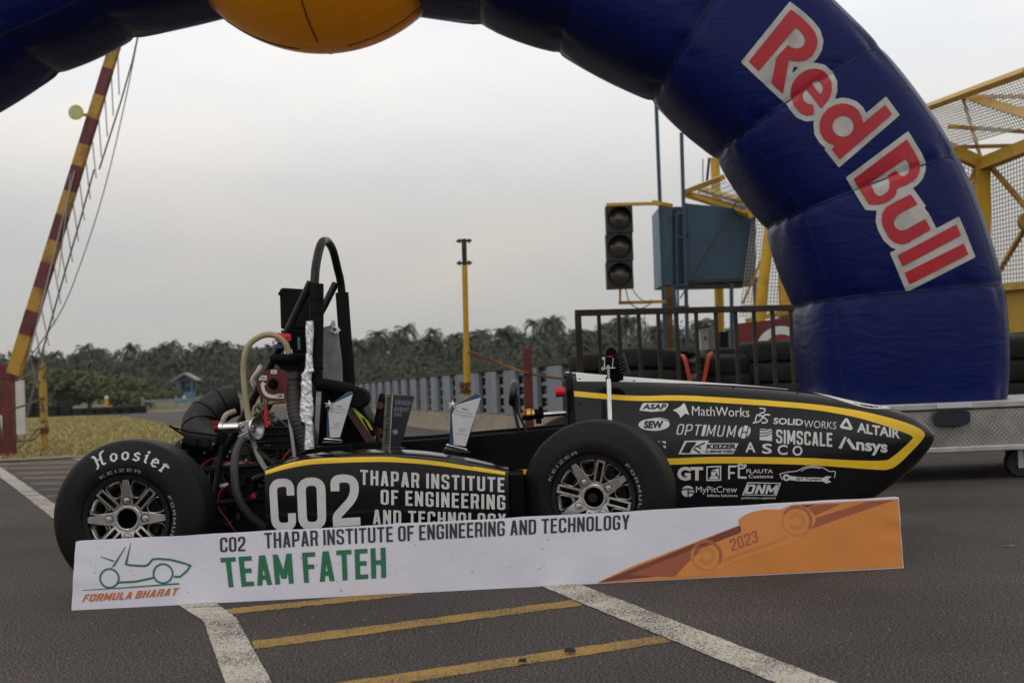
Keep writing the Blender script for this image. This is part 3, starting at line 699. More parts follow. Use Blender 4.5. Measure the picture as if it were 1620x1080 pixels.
top_o = [(906, 618.4), (1000, 626)] + q7([(300, 142), (600, 158), (900, 180), (1100, 204), (1250, 232), (1400, 272), (1480, 306), (1503, 335), (1480, 372), (1420, 435), (1375, 478), (1330, 503), (1250, 505), (900, 482), (500, 475), (280, 481)]) + [(1040, 735)]
top_i = [(906, 627), (1000, 634)] + q7([(300, 168), (600, 185), (900, 207), (1100, 236), (1250, 273), (1380, 316), (1430, 336), (1444, 347), (1440, 356), (1405, 392), (1345, 442), (1300, 461), (1150, 460), (900, 448), (500, 443), (280, 450)]) + [(1040, 725)]
so_, si_ = smoothpath(top_o, 6), smoothpath(top_i, 6)
ye.add([[so_[i], so_[i + 1], si_[i + 1], si_[i]] for i in range(len(so_) - 1)])
ye.build('yellow_stripe', M_YEL, nose, NP, 5, .0012)
LOGOS = []
class Dx:
    def __init__(s, mi): s.mi = mi
    def add(s, polys, mi=0, lay=1): LOGOS[-1].add(polys, s.mi, lay)
lg, bk = Dx(0), Dx(1)
def logo(): LOGOS.append(Decal())
def T(tp, *a, **k): lg.add(b7(tp, *a, **k))
def TB(tp, *a, **k): bk.add(b7(tp, *a, **k), lay=2.5)
def stroke7(pts, t, close=False, D=None, lay=1): (D or lg).add([q7(q) for q in ribbon(pts, t, close)], lay=lay)
def poly7(pts, D=None, lay=1): (D or lg).add([q7(pts)], lay=lay)
logo()
# ASAP motorsports
poly7([(98, 215), (112, 184), (120, 178), (240, 181), (240, 192), (222, 216), (160, 222)], lay=1)
TB(font('ASAP', .035, .25), 112, 184, 232, 210); T(font('Motorsports', 0, .3), 132, 207, 222, 224)
logo()
# MathWorks
poly7([(262, 214), (282, 206), (300, 196), (318, 178), (326, 192), (344, 238), (326, 230), (312, 240), (302, 252), (292, 234), (280, 222)])
T(font('MathWorks', 0), 357, 194, 640, 240, sl=8)
logo()
# SEW
lg.add(disc(z7(169, 285), 76 / 3.115, 30 / 3.115)); TB(font('SEW', .05, .12), 120, 266, 216, 303)
stroke7([(160, 256), (200, 252), (236, 262), (246, 282), (236, 300)], 4)
logo()
# OPTIMUM G
for ch_, xa in zip('OPTIMUM', (284, 326, 368, 408, 432, 484, 532)):
    wd_ = {'I': 16, 'M': 40}.get(ch_, 32); T(caps(ch_, w=.5, t=.10, r=.18), xa, 282 + (xa - 284) * .03, xa + wd_, 334 + (xa - 284) * .05, sh=12)
lg.add([q7([(615 + math.cos(a_) * 30 + math.sin(a_) * 8, 321 - math.sin(a_) * 32) for a_ in [i * math.pi / 12 for i in range(24)]])])
stroke7([(612, 286), (596, 352)], 5, D=bk, lay=2.5); stroke7([(636, 292), (622, 350)], 5, D=bk, lay=2.5); stroke7([(606, 322), (628, 322)], 5, D=bk, lay=2.5)
logo()
# 3DS / SOLIDWORKS
stroke7(smoothpath([(690, 204), (716, 208), (712, 224), (694, 230), (690, 246)], 5), 6); stroke7(smoothpath([(656, 277), (690, 268), (704, 246), (690, 238), (676, 240), (668, 272)], 5), 6)
stroke7(smoothpath([(742, 238), (720, 236), (708, 246), (722, 258), (728, 268), (716, 276), (700, 274)], 5), 7)
T(font('SOLID', .028, .08), 758, 250, 904, 282, sl=8); T(font('WORKS', -.004, .08), 910, 262, 1068, 298, sl=10)
logo()
# ALTAIR
stroke7(fillet([(1118, 256), (1090, 296), (1144, 306)], 8, True), 13, True); T(font('ALTAIR', .03), 1170, 274, 1382, 322, sl=32)
logo()
# SIMSCALE
poly7([(692, 305), (752, 307), (752, 366), (690, 360)])
for r_ in (22, 38, 56): stroke7(smoothpath([(690, 352 - r_ * .9 + 8), (722, 350 - r_ * .8 + 6), (753, 352 - r_ + -4)], 5), 4, D=bk, lay=2.5)
T(caps('SIMSCALE', w=.5, t=.16, gap=.1), 771, 308, 1048, 376, sl=18)
logo()
# Ansys
poly7([(1078, 400), (1094, 403), (1120, 346), (1108, 344)]); poly7([(1118, 362), (1130, 350), (1168, 408), (1148, 406)])
T(font('nsys', .03), 1166, 368, 1320, 428, sl=14)
logo()
# KEIZER aluminium wheels
poly7([(290, 430), (322, 364), (440, 362), (436, 376), (586, 376), (562, 428)])
poly7([(304, 422), (330, 371), (380, 370), (366, 392), (356, 400), (346, 424)], D=bk, lay=2.5); stroke7([(372, 396), (420, 374)], 7, D=bk, lay=2.5); stroke7([(364, 402), (398, 424)], 7, D=bk, lay=2.5); stroke7([(384, 392), (402, 402)], 6, D=bk, lay=2.5)
TB(font('KEIZER', .045, .1), 428, 380, 574, 404); TB(font('ALUMINUM WHEELS', .03, .1), 420, 410, 564, 423)
logo()
# ASCO
for ch_, xa, yb_ in zip('ASCO', (620, 702, 778, 852), (371, 378, 384, 388)): T(font(ch_, .02), xa, yb_, xa + 50, yb_ + 50)
logo()
# GT / square / FL
T(font('GT', .045), 285, 492, 412, 560)
logo(); stroke7([(431, 493), (498, 490), (498, 557), (431, 559)], 6, True); poly7([(450, 512), (490, 498), (490, 540), (478, 524), (474, 512)]); poly7([(438, 552), (450, 540), (482, 538), (490, 552)]); poly7([(452, 516), (474, 516), (474, 536), (452, 538)])
logo(); stroke7([(540, 553), (540, 490), (576, 490)], 9); stroke7([(540, 522), (568, 522)], 9); stroke7([(588, 488), (588, 544), (626, 546)], 10); stroke7(smoothpath([(580, 490), (594, 474), (600, 484), (622, 484), (612, 498), (588, 500)], 4), 8)
T(font('FLAUTA', .012), 625, 504, 756, 524); T(font('Customs', .014), 636, 530, 757, 548)
logo()
# GT Tuners: car outline over a spanner
stroke7(smoothpath([(788, 528), (826, 518), (876, 512), (910, 494), (950, 489), (1000, 496), (1034, 514), (1062, 516), (1058, 546)], 6), 4)
stroke7(smoothpath([(896, 514), (918, 500), (952, 495), (990, 500)], 5), 4); stroke7([(790, 530), (802, 556)], 4)
lg.add([[z7(822 + math.cos(a_) * 17, 545 - math.sin(a_) * 17) for a_ in [i * math.pi / 12 for i in range(24)]]]); bk.add([[z7(822 + math.cos(a_) * 7, 545 - math.sin(a_) * 7) for a_ in [i * math.pi / 8 for i in range(16)]]], lay=2.5)
poly7([(832, 536), (880, 542), (1004, 546), (1018, 538), (1046, 540), (1030, 550), (1028, 558), (1044, 566), (1020, 574), (1002, 564), (880, 562), (832, 556)])
TB(font('GT Tuners', .02), 870, 545, 994, 558)
logo()
# MyPitCrew
lg.add([[z7(337 + math.cos(a_) * 31, 613 - math.sin(a_) * 28) for a_ in [i * math.pi / 14 for i in range(28)]]])
stroke7(smoothpath([(304, 606), (336, 600), (370, 606)], 5), 6, D=bk, lay=2.5); stroke7([(338, 602), (338, 642)], 6, D=bk, lay=2.5); stroke7(smoothpath([(340, 622), (352, 616), (366, 624)], 5), 5, D=bk, lay=2.5)
T(font('MyPitCrew', 0), 377, 588, 579, 628); T(font('Infinite Solutions', .012), 432, 626, 582, 640)
logo()
# DNM
poly7([(604, 632), (630, 568), (796, 571), (774, 634)]); poly7([(612, 628), (634, 573), (788, 575), (768, 629)], D=bk, lay=2.2)
for q in b7(caps('DNM', w=.75, t=.21, gap=.12), 622, 579, 776, 625, 0, 14): lg.add([q], lay=4)
T(font('performance suspension', .008, .15), 600, 638, 770, 655)
logo()
# half hidden mark behind the tyre
poly7([(205, 366), (228, 366), (228, 380)]); poly7([(212, 388), (228, 388), (228, 404)]); poly7([(190, 366), (196, 366), (196, 374)])
for l_ in LOGOS: l_.build('sponsor_logo', [M_WHV, M_BODY], nose, NP, 6)
# white panel along the crown of the nose and the round number spot
def top_proj(x, y, off):
    h = NB.ray_cast(Vector((x, y, 1.5)), Vector((0, 0, -1)), 3); return None if h[0] is None else h[0] + Vector((0, 0, off))
wt = Decal(); xa, xb, xc = W(912, 590, YC - .12).x, W(1255, 612, YC - .12).x, W(1350, 630, YC - .05).x
wt.add([[(xa, YC - .125), (xb, YC - .05), (xb, YC + .05), (xa, YC + .125)]])
wt.build('white_top_panel', M_WHV, nose, top_proj, .03, .0012); wt = Decal()
for i in range(36):
    a0, a1 = 2 * math.pi * i / 36, 2 * math.pi * (i + 1) / 36
    wt.add([[(xc + .15 * math.cos(a0), YC + .085 * math.sin(a0)), (xc + .15 * math.cos(a1), YC + .085 * math.sin(a1)), (xc + .12 * math.cos(a1), YC + .062 * math.sin(a1)), (xc + .12 * math.cos(a0), YC + .062 * math.sin(a0))]])
wt.build('number_ring', M_WHV, nose, top_proj, .03, .0012)
# ---- tub / cockpit side ------------------------------------------
tub_top = smoothpath([(452, 716), (520, 706), (560, 700), (640, 697), (710, 692), (780, 686), (840, 681), (880, 677), (925, 671)], 5)
def wall(y0, y1, name, dv=0):
    mb = MB(); rws = []
    for u, v in tub_top:
        p = W(u, v, YC - .215); b = .045
        z = p.z; rws.append([Vector((p.x, y0, b)), Vector((p.x, y0, z - .008)), Vector((p.x, y0 + (y1 - y0) * .25, z)), Vector((p.x, y0 + (y1 - y0) * .75, z)), Vector((p.x, y1, z - .008)), Vector((p.x, y1, b))])
    mb.grid(rws, cu=True); mb.add(rws[0], [tuple(range(6))]); mb.add(rws[-1], [tuple(range(6))]); return mb, mb.build(name, M_TUB, car, smooth=40)
tubm, tub = wall(YC - .215, YC - .19, 'cockpit_side'); wall(YC + .215, YC + .19, 'cockpit_side')
fl = MB(); a_ = W(330, 800, YC).x; b_x = W(1300, 800, YC).x; fl.box(((a_ + b_x) / 2, YC, .04), (b_x - a_, .5, .012)); fl.build('floor', M_MATB, car)
TP = cam_proj(tubm.bvh()); d = Decal(); tp_ = [(800, 744), (830, 742), (870, 741), (905, 737), (940, 733), (1000, 730)]
d.add([[tp_[i], tp_[i + 1], (tp_[i + 1][0], tp_[i + 1][1] + 8), (tp_[i][0], tp_[i][1] + 8)] for i in range(5)]); d.build('yellow_stripe', M_YEL, tub, TP, 10)
# ---- side pod -----------------------------------------------------
YP = 3.90
z5 = lambda x, y: (400 + x / 3.6, 560 + y / 3.6)
pod_top = smoothpath([(418, 744), (455, 732.5), (492, 725), (545, 720.5), (611, 719.5), (678, 723.5), (747, 734), (804, 746.5)], 5)
pm = MB(); rws = []
for i, (u, v) in enumerate(pod_top):
    p = W(u, v, YP); x, z = p.x, p.z; e = min(1, i / 6) * .012
    rws.append([Vector((x, YP + .05, .04)), Vector((x, YP + .012, .10)), Vector((x, YP, .17)), Vector((x, YP, z - .03)), Vector((x, YP + .004, z - .008)), Vector((x, YP + .014, z)), Vector((x, YP + .09, z + .012)), Vector((x, YC - .222, z + .004)), Vector((x, YC - .222, .04))])
pm.grid(rws, cu=True); pm.add(rws[0], [tuple(range(9))]); pm.add(rws[-1], [tuple(range(9))])
PB = pm.bvh(); pod = pm.build('side_pod', M_BODY, car, smooth=40); PP = cam_proj(PB)
ec = MB(); x_ = rws[-1][3].x; ec.box((x_ + .024, YP + .115, (.04 + rws[-1][4].z) / 2), (.046, .2, rws[-1][4].z - .04)); ec.build('end_cap', M_MATB, pod, bevel=.004)
d = Decal(); st_t = smoothpath([z5(*p) for p in ((72, 668), (200, 625), (330, 601), (520, 591), (760, 588), (1000, 604), (1250, 641), (1436, 674))], 5); st_b = smoothpath([z5(*p) for p in ((72, 686), (200, 652), (330, 629), (520, 618), (760, 614), (1000, 629), (1250, 662), (1436, 689))], 5)
d.add([[st_t[i], st_t[i + 1], st_b[i + 1], st_b[i]] for i in range(len(st_t) - 1)]); d.build('yellow_stripe', M_YEL, pod, PP, 4, .0022)
d = Decal()
for ch_, q in (('C', [(90, 710), (232, 706), (250, 1000), (108, 1010)]), ('O', [(248, 704), (412, 698), (420, 998), (262, 1004)]), ('2', [(438, 686), (600, 682), (614, 972), (458, 982)])):
    d.add(inquad(caps(ch_, w=.5, t=.155, r=.25), [z5(*p) for p in q]))
for s_, q in (('THAPAR INSTITUTE', [(612, 657), (1433, 703), (1433, 786), (612, 742)]), ('OF ENGINEERING', [(728, 770), (1438, 802), (1438, 886), (728, 855)]), ('AND TECHNOLOGY', [(684, 884), (1441, 908), (1441, 990), (684, 966)])):
    d.add(inquad(caps(s_, w=.44, t=.15, gap=.13, space=.26, r=.1), [z5(*p) for p in q]))
d.build('team_lettering', M_WHV, pod, PP, 7, .001)
# ---- roll hoop ----------------------------------------------------
YN, YR = 4.16, 4.72
hp = MB(); hp.tube(smoothpath([W(489, 708, YN), W(494, 600, YN), W(496, 520, YN), W(498, 440, YN + .03), W(502, 408, YN + .09), W(508, 386, YN + .15), W(514, 381, (YN + YR) / 2 - .04), W(520, 384, (YN + YR) / 2 + .03), W(527, 397, YR - .14), W(534, 425, YR - .06), W(540, 455, YR - .02), W(547, 540, YR), W(553, 612, YR), W(560, 700, YR)], 5), .0148, 14); hp.build('roll_hoop', M_TUBE, car)
for y_, u0 in ((YN, 0), (YR, 1)):
    bm_ = MB()
    if not u0: bm_.tube(PX([(492, 446, YN), (461, 512, YN + .02), (428, 578, YN + .04), (385, 660, YN + .06), (340, 740, YN + .1)]), .0135, 12)
    else: bm_.tube(PX([(531, 448, YR), (512, 486, YR - .02), (470, 560, YR - .04), (420, 650, YR - .06)]), .0135, 12)
    bm_.build('hoop_brace', M_TUBE, car)
def sleeve(pts, w):
    mb = MB(); mb.tube(PX(pts), w, 16, radii=None); return mb.build('padding_sleeve', M_FOAM, car)
sleeve([(501, 449, YN - .005), (501, 500, YN - .005), (500, 560, YN - .005), (499, 606, YN - .005)], .0232)
sleeve([(541, 463, YR - .01), (545, 520, YR - .01), (550, 580, YR - .01), (552, 609, YR - .01)], .0245)
tp2 = MB()
for v in (474, 496, 582): tp2.tube([W(501, v - 1.2, YN - .005), W(501, v + 1.2, YN - .005)], .0242, 16)
tp2.build('sleeve_tape', M_MATB, car)
# foil wrapped bar
fo = MB(); rf = random.Random(5); rws = []
for i in range(42):
    v = 508 + 202 * i / 41; wv = 6.2 if v < 585 else 10.5 if 605 < v < 668 else 8.2; wv *= .92 + .12 * math.sin(i * .5)
    u = 489 - (4 if 590 < v < 670 else 0) + (1 if v < 560 else 0); c = W(u, v, YN - .045)
    rws.append([c + Vector((math.cos(2 * math.pi * j / 14) * wv * .0021 * (1 + rf.uniform(-.045, .045)), math.sin(2 * math.pi * j / 14) * .016 * (1 + rf.uniform(-.08, .08)), 0)) for j in range(14)])
fo.grid(rws, cu=True); fo.build('foil_wrap', mat('foil', (.85, .85, .87), .34, .65, bump=.6, bs=45, bdist=.01), car, smooth=0)
# head rest tower (black box behind the hoop) and grey head rest plate
hb = MB(); P = PX([(442, 458, YN + .2), (446, 455, YN + .2), (478, 457, YN + .2), (488, 462, YN + .2), (489, 520, YN + .2), (444, 520, YN + .2)]); hb.prism(P, (0, .16, 0)); hb.prism(PX([(438, 466, YN + .19), (444, 457, YN + .19), (446, 462, YN + .19), (446, 468, YN + .19)]), (0, .18, 0)); hb.build('air_box', M_FOAM, car, bevel=.006)
h2 = MB(); h2.prism(PX([(444, 522, YN + .17), (484, 520, YN + .17), (486, 600, YN + .17), (452, 600, YN + .17)]), (0, .2, 0)); h2.build('battery_box', M_MATB, car, bevel=.004)
gp = MB(); gp.prism(PX([(510, 518, YR - .16), (524, 514, YR - .16), (534, 528, YR - .16), (540, 570, YR - .16), (541, 606, YR - .16), (508, 606, YR - .16)]), (0, .02, 0)); gp.build('head_rest', mat('grey_duct_tape', (.27, .265, .265), .5, 0, var=.2, vs=18, bump=.4, bs=20), car)
ft = MB(); rf = random.Random(9)
for k in range(7):
    c = W(530 + rf.uniform(-5, 6), 516 + rf.uniform(-4, 10), YR - .17); ft.bar(c, c + Vector((rf.uniform(-.02, .02), 0, rf.uniform(-.02, .02))), .012, .004)
ft.build('foil_scrap', mat('foil', (0, 0, 0)), car)
# seat, belts, shoulder roll
se = MB(); se.prism(PX([(508, 612, YC - .1), (556, 612, YC - .1), (606, 706, YC - .1), (640, 712, YC - .1), (640, 740, YC - .1), (500, 740, YC - .1)]), (0, .24, 0)); se.build('seat', M_MATB, car, bevel=.012)
sr = MB(); sr.prism(PX([(548, 634, YC - .13), (556, 640, YC - .13), (596, 704, YC - .13), (582, 706, YC - .13), (546, 650, YC - .13)]), (0, .03, 0)); sr.build('seat_edge', mat('red_brown_vinyl', (.09, .035, .03), .45), car, bevel=.003); sr = MB(); sr.prism(PX([(568, 640, YC + .12), (578, 640, YC + .12), (594, 662, YC + .12), (592, 668, YC + .12), (578, 662, YC + .12)]), (0, .03, 0)); sr.build('seat_edge', mat('red_brown_vinyl', (.09, .035, .03), .45), car, bevel=.003)
rl = MB(); rl.tube(smoothpath(PX([(496, 606, YN + .1), (530, 612, YN + .14), (556, 618, YC - .1), (572, 628, YC - .08)]), 5), .023, 16, radii=None); c_ = W(568, 629, YC - .1); rl.lathe([(-.06, .0), (-.06, .03), (-.05, .036), (.05, .036), (.06, .03), (.06, 0)], c_, 'Y', 28); rl.build('shoulder_pad', M_FOAM, car)
by = MB(); by.prism(PX([(551, 636, YC - .145), (556, 640, YC - .145), (582, 666, YC - .145), (592, 684, YC - .145), (594, 694, YC - .145), (588, 689, YC - .145), (570, 664, YC - .145)]), (0, .008, 0)); by.build('harness_strap', mat('lime_webbing', (.50, .52, .03), .6, bump=.4, bs=200), car)
bb = MB(); bb.prism(PX([(572, 660, YC - .15), (576, 662, YC - .15), (592, 690, YC - .15), (588, 690, YC - .15)]), (0, .006, 0)); bb.prism(PX([(586, 680, YC - .155), (594, 680, YC - .155), (594, 688, YC - .155), (586, 688, YC - .155)]), (0, .006, 0)); bb.build('strap_buckle', M_MATB, car)
gr = MB(); gr.prism(PX([(600, 622, YC - .02), (606, 621, YC - .02), (609, 634, YC - .02), (607, 655, YC - .02), (608, 690, YC - .02), (594, 700, YC - .02), (592, 664, YC - .02), (596, 640, YC - .02)]), (0, .05, 0)); gr.build('side_support', M_FOAM, car, bevel=.01)
for u, v in ((602.5, 641), (601, 682)):
    bt = MB(); bt.lathe([(-.026, 0), (-.026, .012), (0, .013)], W(u, v, YC - .0), 'Y', 20); bt.build('reflector', mat('amber_dark', (.12, .03, .02), .3), car)
# ---- steering wheel, column, dash -------------------------------
sw = MB(); cst = W(812, 622, YC); ring = []
for i in range(48):
    a_ = 2 * math.pi * i / 48; ring.append(cst + Vector((.006 * math.sin(a_), .125 * math.copysign(abs(math.cos(a_)) ** .8, math.cos(a_)), .034 * math.copysign(abs(math.sin(a_)) ** .8, math.sin(a_)) + .002)))
sw.tube(ring, .0135, 12, closed=True); sw.box(cst + Vector((.012, 0, -.03)), (.012, .16, .05)); sw.tube(PX([(812, 640, YC - .05), (816, 660, YC - .06), (822, 684, YC - .06)]), .006, 8); sw.tube(PX([(814, 640, YC + .05), (824, 662, YC + .02), (834, 684, YC)]), .005, 8); sw.build('steering_wheel', mat('wheel_leather', (.016, .016, .017), .4), car, bevel=.003)
qr = MB(); a0, a1 = W(826, 656, YC - .02), W(845, 655, YC - .02); qr.lathe([(0, .0), (0, .0185), (.008, .0205), (.012, .0175), (.016, .0205), (.03, .0205), (.034, .017), (.044, .017), (.044, 0)], a0, 'X', 28); qr.build('quick_release', mat('gold_anodised', (.62, .34, .10), .25, 1), car)
cl = MB(); c_ = W(850, 655, YC - .02); cl.lathe([(-.01, 0), (-.01, .019), (.022, .016), (.022, 0)], c_, 'X', 20); cl.box(c_ + Vector((.004, -.01, -.022)), (.02, .012, .022)); cl.box(c_ + Vector((.012, -.005, .02)), (.012, .012, .014)); cl.build('column_clamp', M_MATB, car, bevel=.002)
sc_ = MB(); sc_.tube([W(852, 656, YC - .02), W(905, 652.5, YC - .02)], .0085, 14); sc_.build('steering_column', M_SIL, car)
da = MB(); da.prism([Vector((W(896, 600, YC - .2).x, y, z)) for y, z in ((YC - .19, .30), (YC - .19, .565), (YC - .13, .605), (YC + .13, .605), (YC + .19, .565), (YC + .19, .30))], (.014, 0, 0)); da.build('dash_panel', M_MATB, car, bevel=.004)
rb = MB(); c_ = W(880, 620, YC - .19); rb.lathe([(-.002, 0), (-.002, .0165), (.004, .0185), (.01, .016), (.018, .0165), (.03, .015), (.03, 0)], c_, 'X', 26); rb.build('stop_button', M_REDP, car)
# ---- front damper and pushrod ------------------------------------
Yd = YC - .2
pu = MB(); pu.tube(PX([(963, 601, Yd - .03), (964, 640, Yd - .09), (966, 700, Yd - .2)]), .0078, 14); pu.build('pushrod', mat('bare_aluminium', (.7, .69, .67), .3, .9, var=.1, vs=30), car)
re = MB(); re.tube(PX([(962, 580, Yd - .03), (963, 602, Yd - .03)]), .0048, 10); re.tube(PX([(954, 583, Yd - .03), (973, 582, Yd - .03)]), .0026, 8); re.tube(PX([(957, 566, Yd - .03), (956, 582, Yd - .03)]), .0022, 8); re.tube(PX([(970, 566, Yd - .03), (969, 582, Yd - .03)]), .0022, 8)
for u, v in ((955, 567), (954, 583), (962, 580)): re.lathe([(-.008, 0), (-.008, .0055), (.008, .0055), (.008, 0)], W(u, v, Yd - .035), 'Y', 12)
re.build('rod_end', M_SIL, car)
dm = MB(); dm.lathe([(-.02, 0), (-.02, .018), (.02, .018), (.02, 0)], W(966, 558, Yd), 'Y', 24); dm.box(W(966, 575, Yd), (.036, .05, .06)); dm.box(W(973, 588, Yd + .03), (.05, .06, .06)); dm.tube(PX([(966, 560, Yd + .02), (982, 590, Yd + .05)]), .018, 14)
dm.tube(PX([(960, 600, Yd + .01), (980, 598, Yd + .03)]), .012, 10); dm.build('damper_body', M_MATB, car, bevel=.003)
dl = MB(); dl.prism(PX([(960, 564, Yd - .028), (969, 562, Yd - .028), (969, 564, Yd - .028), (960, 565, Yd - .028)]), (0, .004, 0)); dl.build('damper_label', M_REDP, car)
cs_ = MB(); a0, a1 = W(974, 560, Yd + .01), W(984, 592, Yd + .03); ax = (a1 - a0); pts = []
e1_ = ax.normalized().orthogonal(); e2_ = ax.normalized().cross(e1_)
for i in range(90): t_ = i / 89; pts.append(a0 + ax * t_ + (e1_ * math.cos(t_ * 44) + e2_ * math.sin(t_ * 44)) * .019)
cs_.tube(pts, .0028, 6); cs_.build('coil_spring', M_DARK, car)
# ---- engine bay ---------------------------------------------------
YE = 4.3
en = MB(); en.prism(PX([(404, 668, YE), (470, 660, YE), (486, 700, YE), (486, 770, YE), (430, 800, YE), (400, 770, YE), (392, 700, YE)]), (0, .3, 0))
for k in range(6): v = 676 + k * 11; en.box(W(440, v, YE - .006), (.14, .022, .008))
en.prism(PX([(330, 740, YE), (470, 740, YE), (470, 880, YE), (330, 880, YE)]), (0, .34, 0)); en.box(W(418, 662, YE + .05), (.05, .12, .05)); en.build('engine_block', mat('black_engine', (.008, .008, .0085), .4, .4, var=.4, vs=25), car, bevel=.005)
ec = MB(); rr_ = random.Random(4)
for k in range(46):
    c = W(rr_.uniform(318, 470), rr_.uniform(690, 830), YE - rr_.uniform(.01, .1)); ec.lathe([(-.012, 0), (-.012, rr_.uniform(.004, .014)), (.01, .008), (.01, 0)], c, rr_.choice('XYZ'), 10)
for k in range(18):
    c = W(rr_.uniform(330, 470), rr_.uniform(690, 820), YE - .02); ec.box(c, (rr_.uniform(.01, .06), .03, rr_.uniform(.01, .04)))
ec.build('engine_fittings', M_DARK, car, bevel=.001)['kind'] = 'stuff'; ec = MB()
for u, v in ((352, 744), (338, 702), (347, 716), (324, 716), (366, 824), (362, 834), (340, 786), (390, 727)): ec.lathe([(-.006, 0), (-.006, .0038), (.006, .0038), (.006, 0)], W(u, v, YE - .12), 'Y', 8)
ec.build('bright_bolts', M_SIL, car)['kind'] = 'stuff'
# frame tubes of the rear bay
for pts in ([(340, 742, YE - .1), (420, 850, YE - .1)], [(478, 710, YN), (478, 860, YN)], [(300, 745, YN + .05), (480, 728, YN)], [(330, 850, YN), (480, 860, YN)], [(352, 705, YN), (330, 850, YN)], [(340, 742, YR), (340, 860, YR)], [(440, 740, YN - .05), (390, 700, YN)], [(400, 760, YN - .02), (450, 735, YN - .02)], [(290, 800, YF + .2), (420, 790, YE - .1)], [(290, 850, YF + .2), (420, 850, YE - .1)]):
    mb = MB(); mb.tube(PX(pts), .0105, 10); mb.build('frame_tube', M_TUBE, car)
# intake elbow and filter sleeve
ia = MB(); cen = smoothpath([(374, 634, 4.42), (352, 640, 4.4), (330, 655, 4.38), (318, 668, 4.35), (320, 684, 4.32), (334, 691, 4.28), (352, 690, 4.25)], 6); n_ = len(cen)
ia.tube(PX(cen), .05, 28, radii=[.052 + .012 * math.sin(math.pi * i / n_) - .030 * max(0, (i / n_ - .66) / .34) for i in range(n_)]); io = ia.build('intake_elbow', mat('intake_rubber', (.013, .0115, .011), .5, spec=.35, bump=.15, bs=90), car)
for k in (6, 14, 21):
    mb = MB(); a_ = PX(cen); t_ = (a_[k + 1] - a_[k - 1]).normalized(); e1_ = t_.orthogonal().normalized(); e2_ = t_.cross(e1_); r0 = (.052 + .012 * math.sin(math.pi * k / n_) - .030 * max(0, (k / n_ - .66) / .34)) + .0005
    mb.tube([a_[k] + (e1_ * math.cos(j * .2618) + e2_ * math.sin(j * .2618)) * r0 for j in range(24)], .0022, 6, closed=True); mb.build('elbow_rib', M_MATB, io)
tb_ = MB(); p0 = W(347, 677, YN - .02); tb_.lathe([(0, .0), (0, .02), (.012, .02), (.014, .0165), (.07, .0165), (.075, .0195), (.096, .0195), (.1, .014), (.115, .014)], p0, 'X', 30); tb_.prism([W(382, 668, YN - .05), W(396, 664, YN - .05), W(399, 676, YN - .05), W(393, 690, YN - .05), W(378, 694, YN - .05), W(376, 690, YN - .05), W(386, 684, YN - .05), W(380, 678, YN - .05)], (0, .03, 0)); tb_.lathe([(-.006, 0), (-.006, .008), (.0, .011), (.03, .011)], W(381, 672.5, YN - .054), 'Y', 18); tb_.build('throttle_body', M_SIL, car, bevel=.001)
bm_ = MB(); bm_.lathe([(0, .016), (.012, .022), (.02, .0365), (.026, .0385), (.030, .0365), (.028, .030), (.018, .018), (.004, .014)], W(396, 677, YN - .02), 'X', 36, rot=Matrix.Rotation(R(-28), 3, 'Z')); bm_.build('bell_mouth', mat('spun_aluminium', (.5, .49, .48), .36, 1), car)
rc = MB(); rc.lathe([(0, 0), (0, .018), (.014, .018), (.014, 0)], W(340, 676, YN - .02), 'X', 20); rc.box(W(340, 668, YN - .03), (.02, .02, .012)); rc.build('hose_clamp', mat('red_anodised', (.22, .02, .015), .35, .6), car)
cb = MB(); cb.tube(PX([(270, 675, YN - .1), (300, 683, YN - .08), (336, 688, YN - .04), (352, 690, YN - .04)]), .0028, 6); cb.tube(PX([(268, 673, YN + .1), (300, 694, YN + .05), (330, 706, YN)]), .004, 6); cb.tube(PX([(345, 690, YN - .04), (380, 692, YN - .05), (396, 684, YN - .05)]), .0018, 6); cb.build('throttle_cable', M_MATB, car)
ds = MB(); ds.lathe([(0, 0), (0, .012), (.004, .021), (.05, .021), (.055, .012), (.09, .012)], W(288, 700, YN), 'X', 24, rot=Matrix.Rotation(R(12), 3, 'Y')); ds.tube(PX([(300, 712, YN + .06), (340, 712, YN + .06)]), .028, 16); ds.build('rear_damper', M_MATB, car)
db = MB(); db.lathe([(-.003, 0), (-.003, .005), (.002, .006)], W(288, 700, YN), 'X', 12); db.build('damper_bolt', M_SIL, car)
# beige breather hose and the lower translucent hose
hz_ = mat('beige_hose', (.35, .29, .18), .42, var=.12, vs=20)
mb = MB(); mb.tube(PX(smoothpath([(394, 668, YN - .02), (390, 640, YN - .02), (386, 600, YN - .02), (386, 570, YN - .02), (393, 547, YN - .02), (408, 534, YN - .02), (425, 529, YN - .02), (441, 533, YN - .02), (452, 544, YN - .02), (457, 560, YN - .02)], 6)), .0100, 14); mb.build('breather_hose', hz_, car)
mb = MB(); mb.tube(PX(smoothpath([(399, 692, YN - .01), (406, 715, YN - .02), (416, 735, YN - .06), (424, 746, YN - .1)], 5)), .009, 12); mb.build('coolant_hose', mat('clear_hose', (.20, .19, .165), .4), car)
mb = MB(); mb.tube(PX(smoothpath([(352, 668, YN), (358, 656, YN), (372, 650, YN + .02)], 5)), .009, 12); mb.build('coolant_hose', hz_, car)
mb = MB(); mb.tube(PX(smoothpath([(402, 655, YN + .05), (404, 642, YN + .05), (425, 638, YN + .06), (452, 634, YN + .06)], 5)), .0065, 12); mb.build('coolant_hose', hz_, car)
mb = MB(); mb.tube(PX(smoothpath([(402, 610, YN + .1), (400, 600, YN + .1), (408, 588, YN + .1), (412, 580, YN + .12)], 5)), .009, 12); mb.build('coolant_hose', mat('cream_hose', (.45, .40, .3), .5), car)
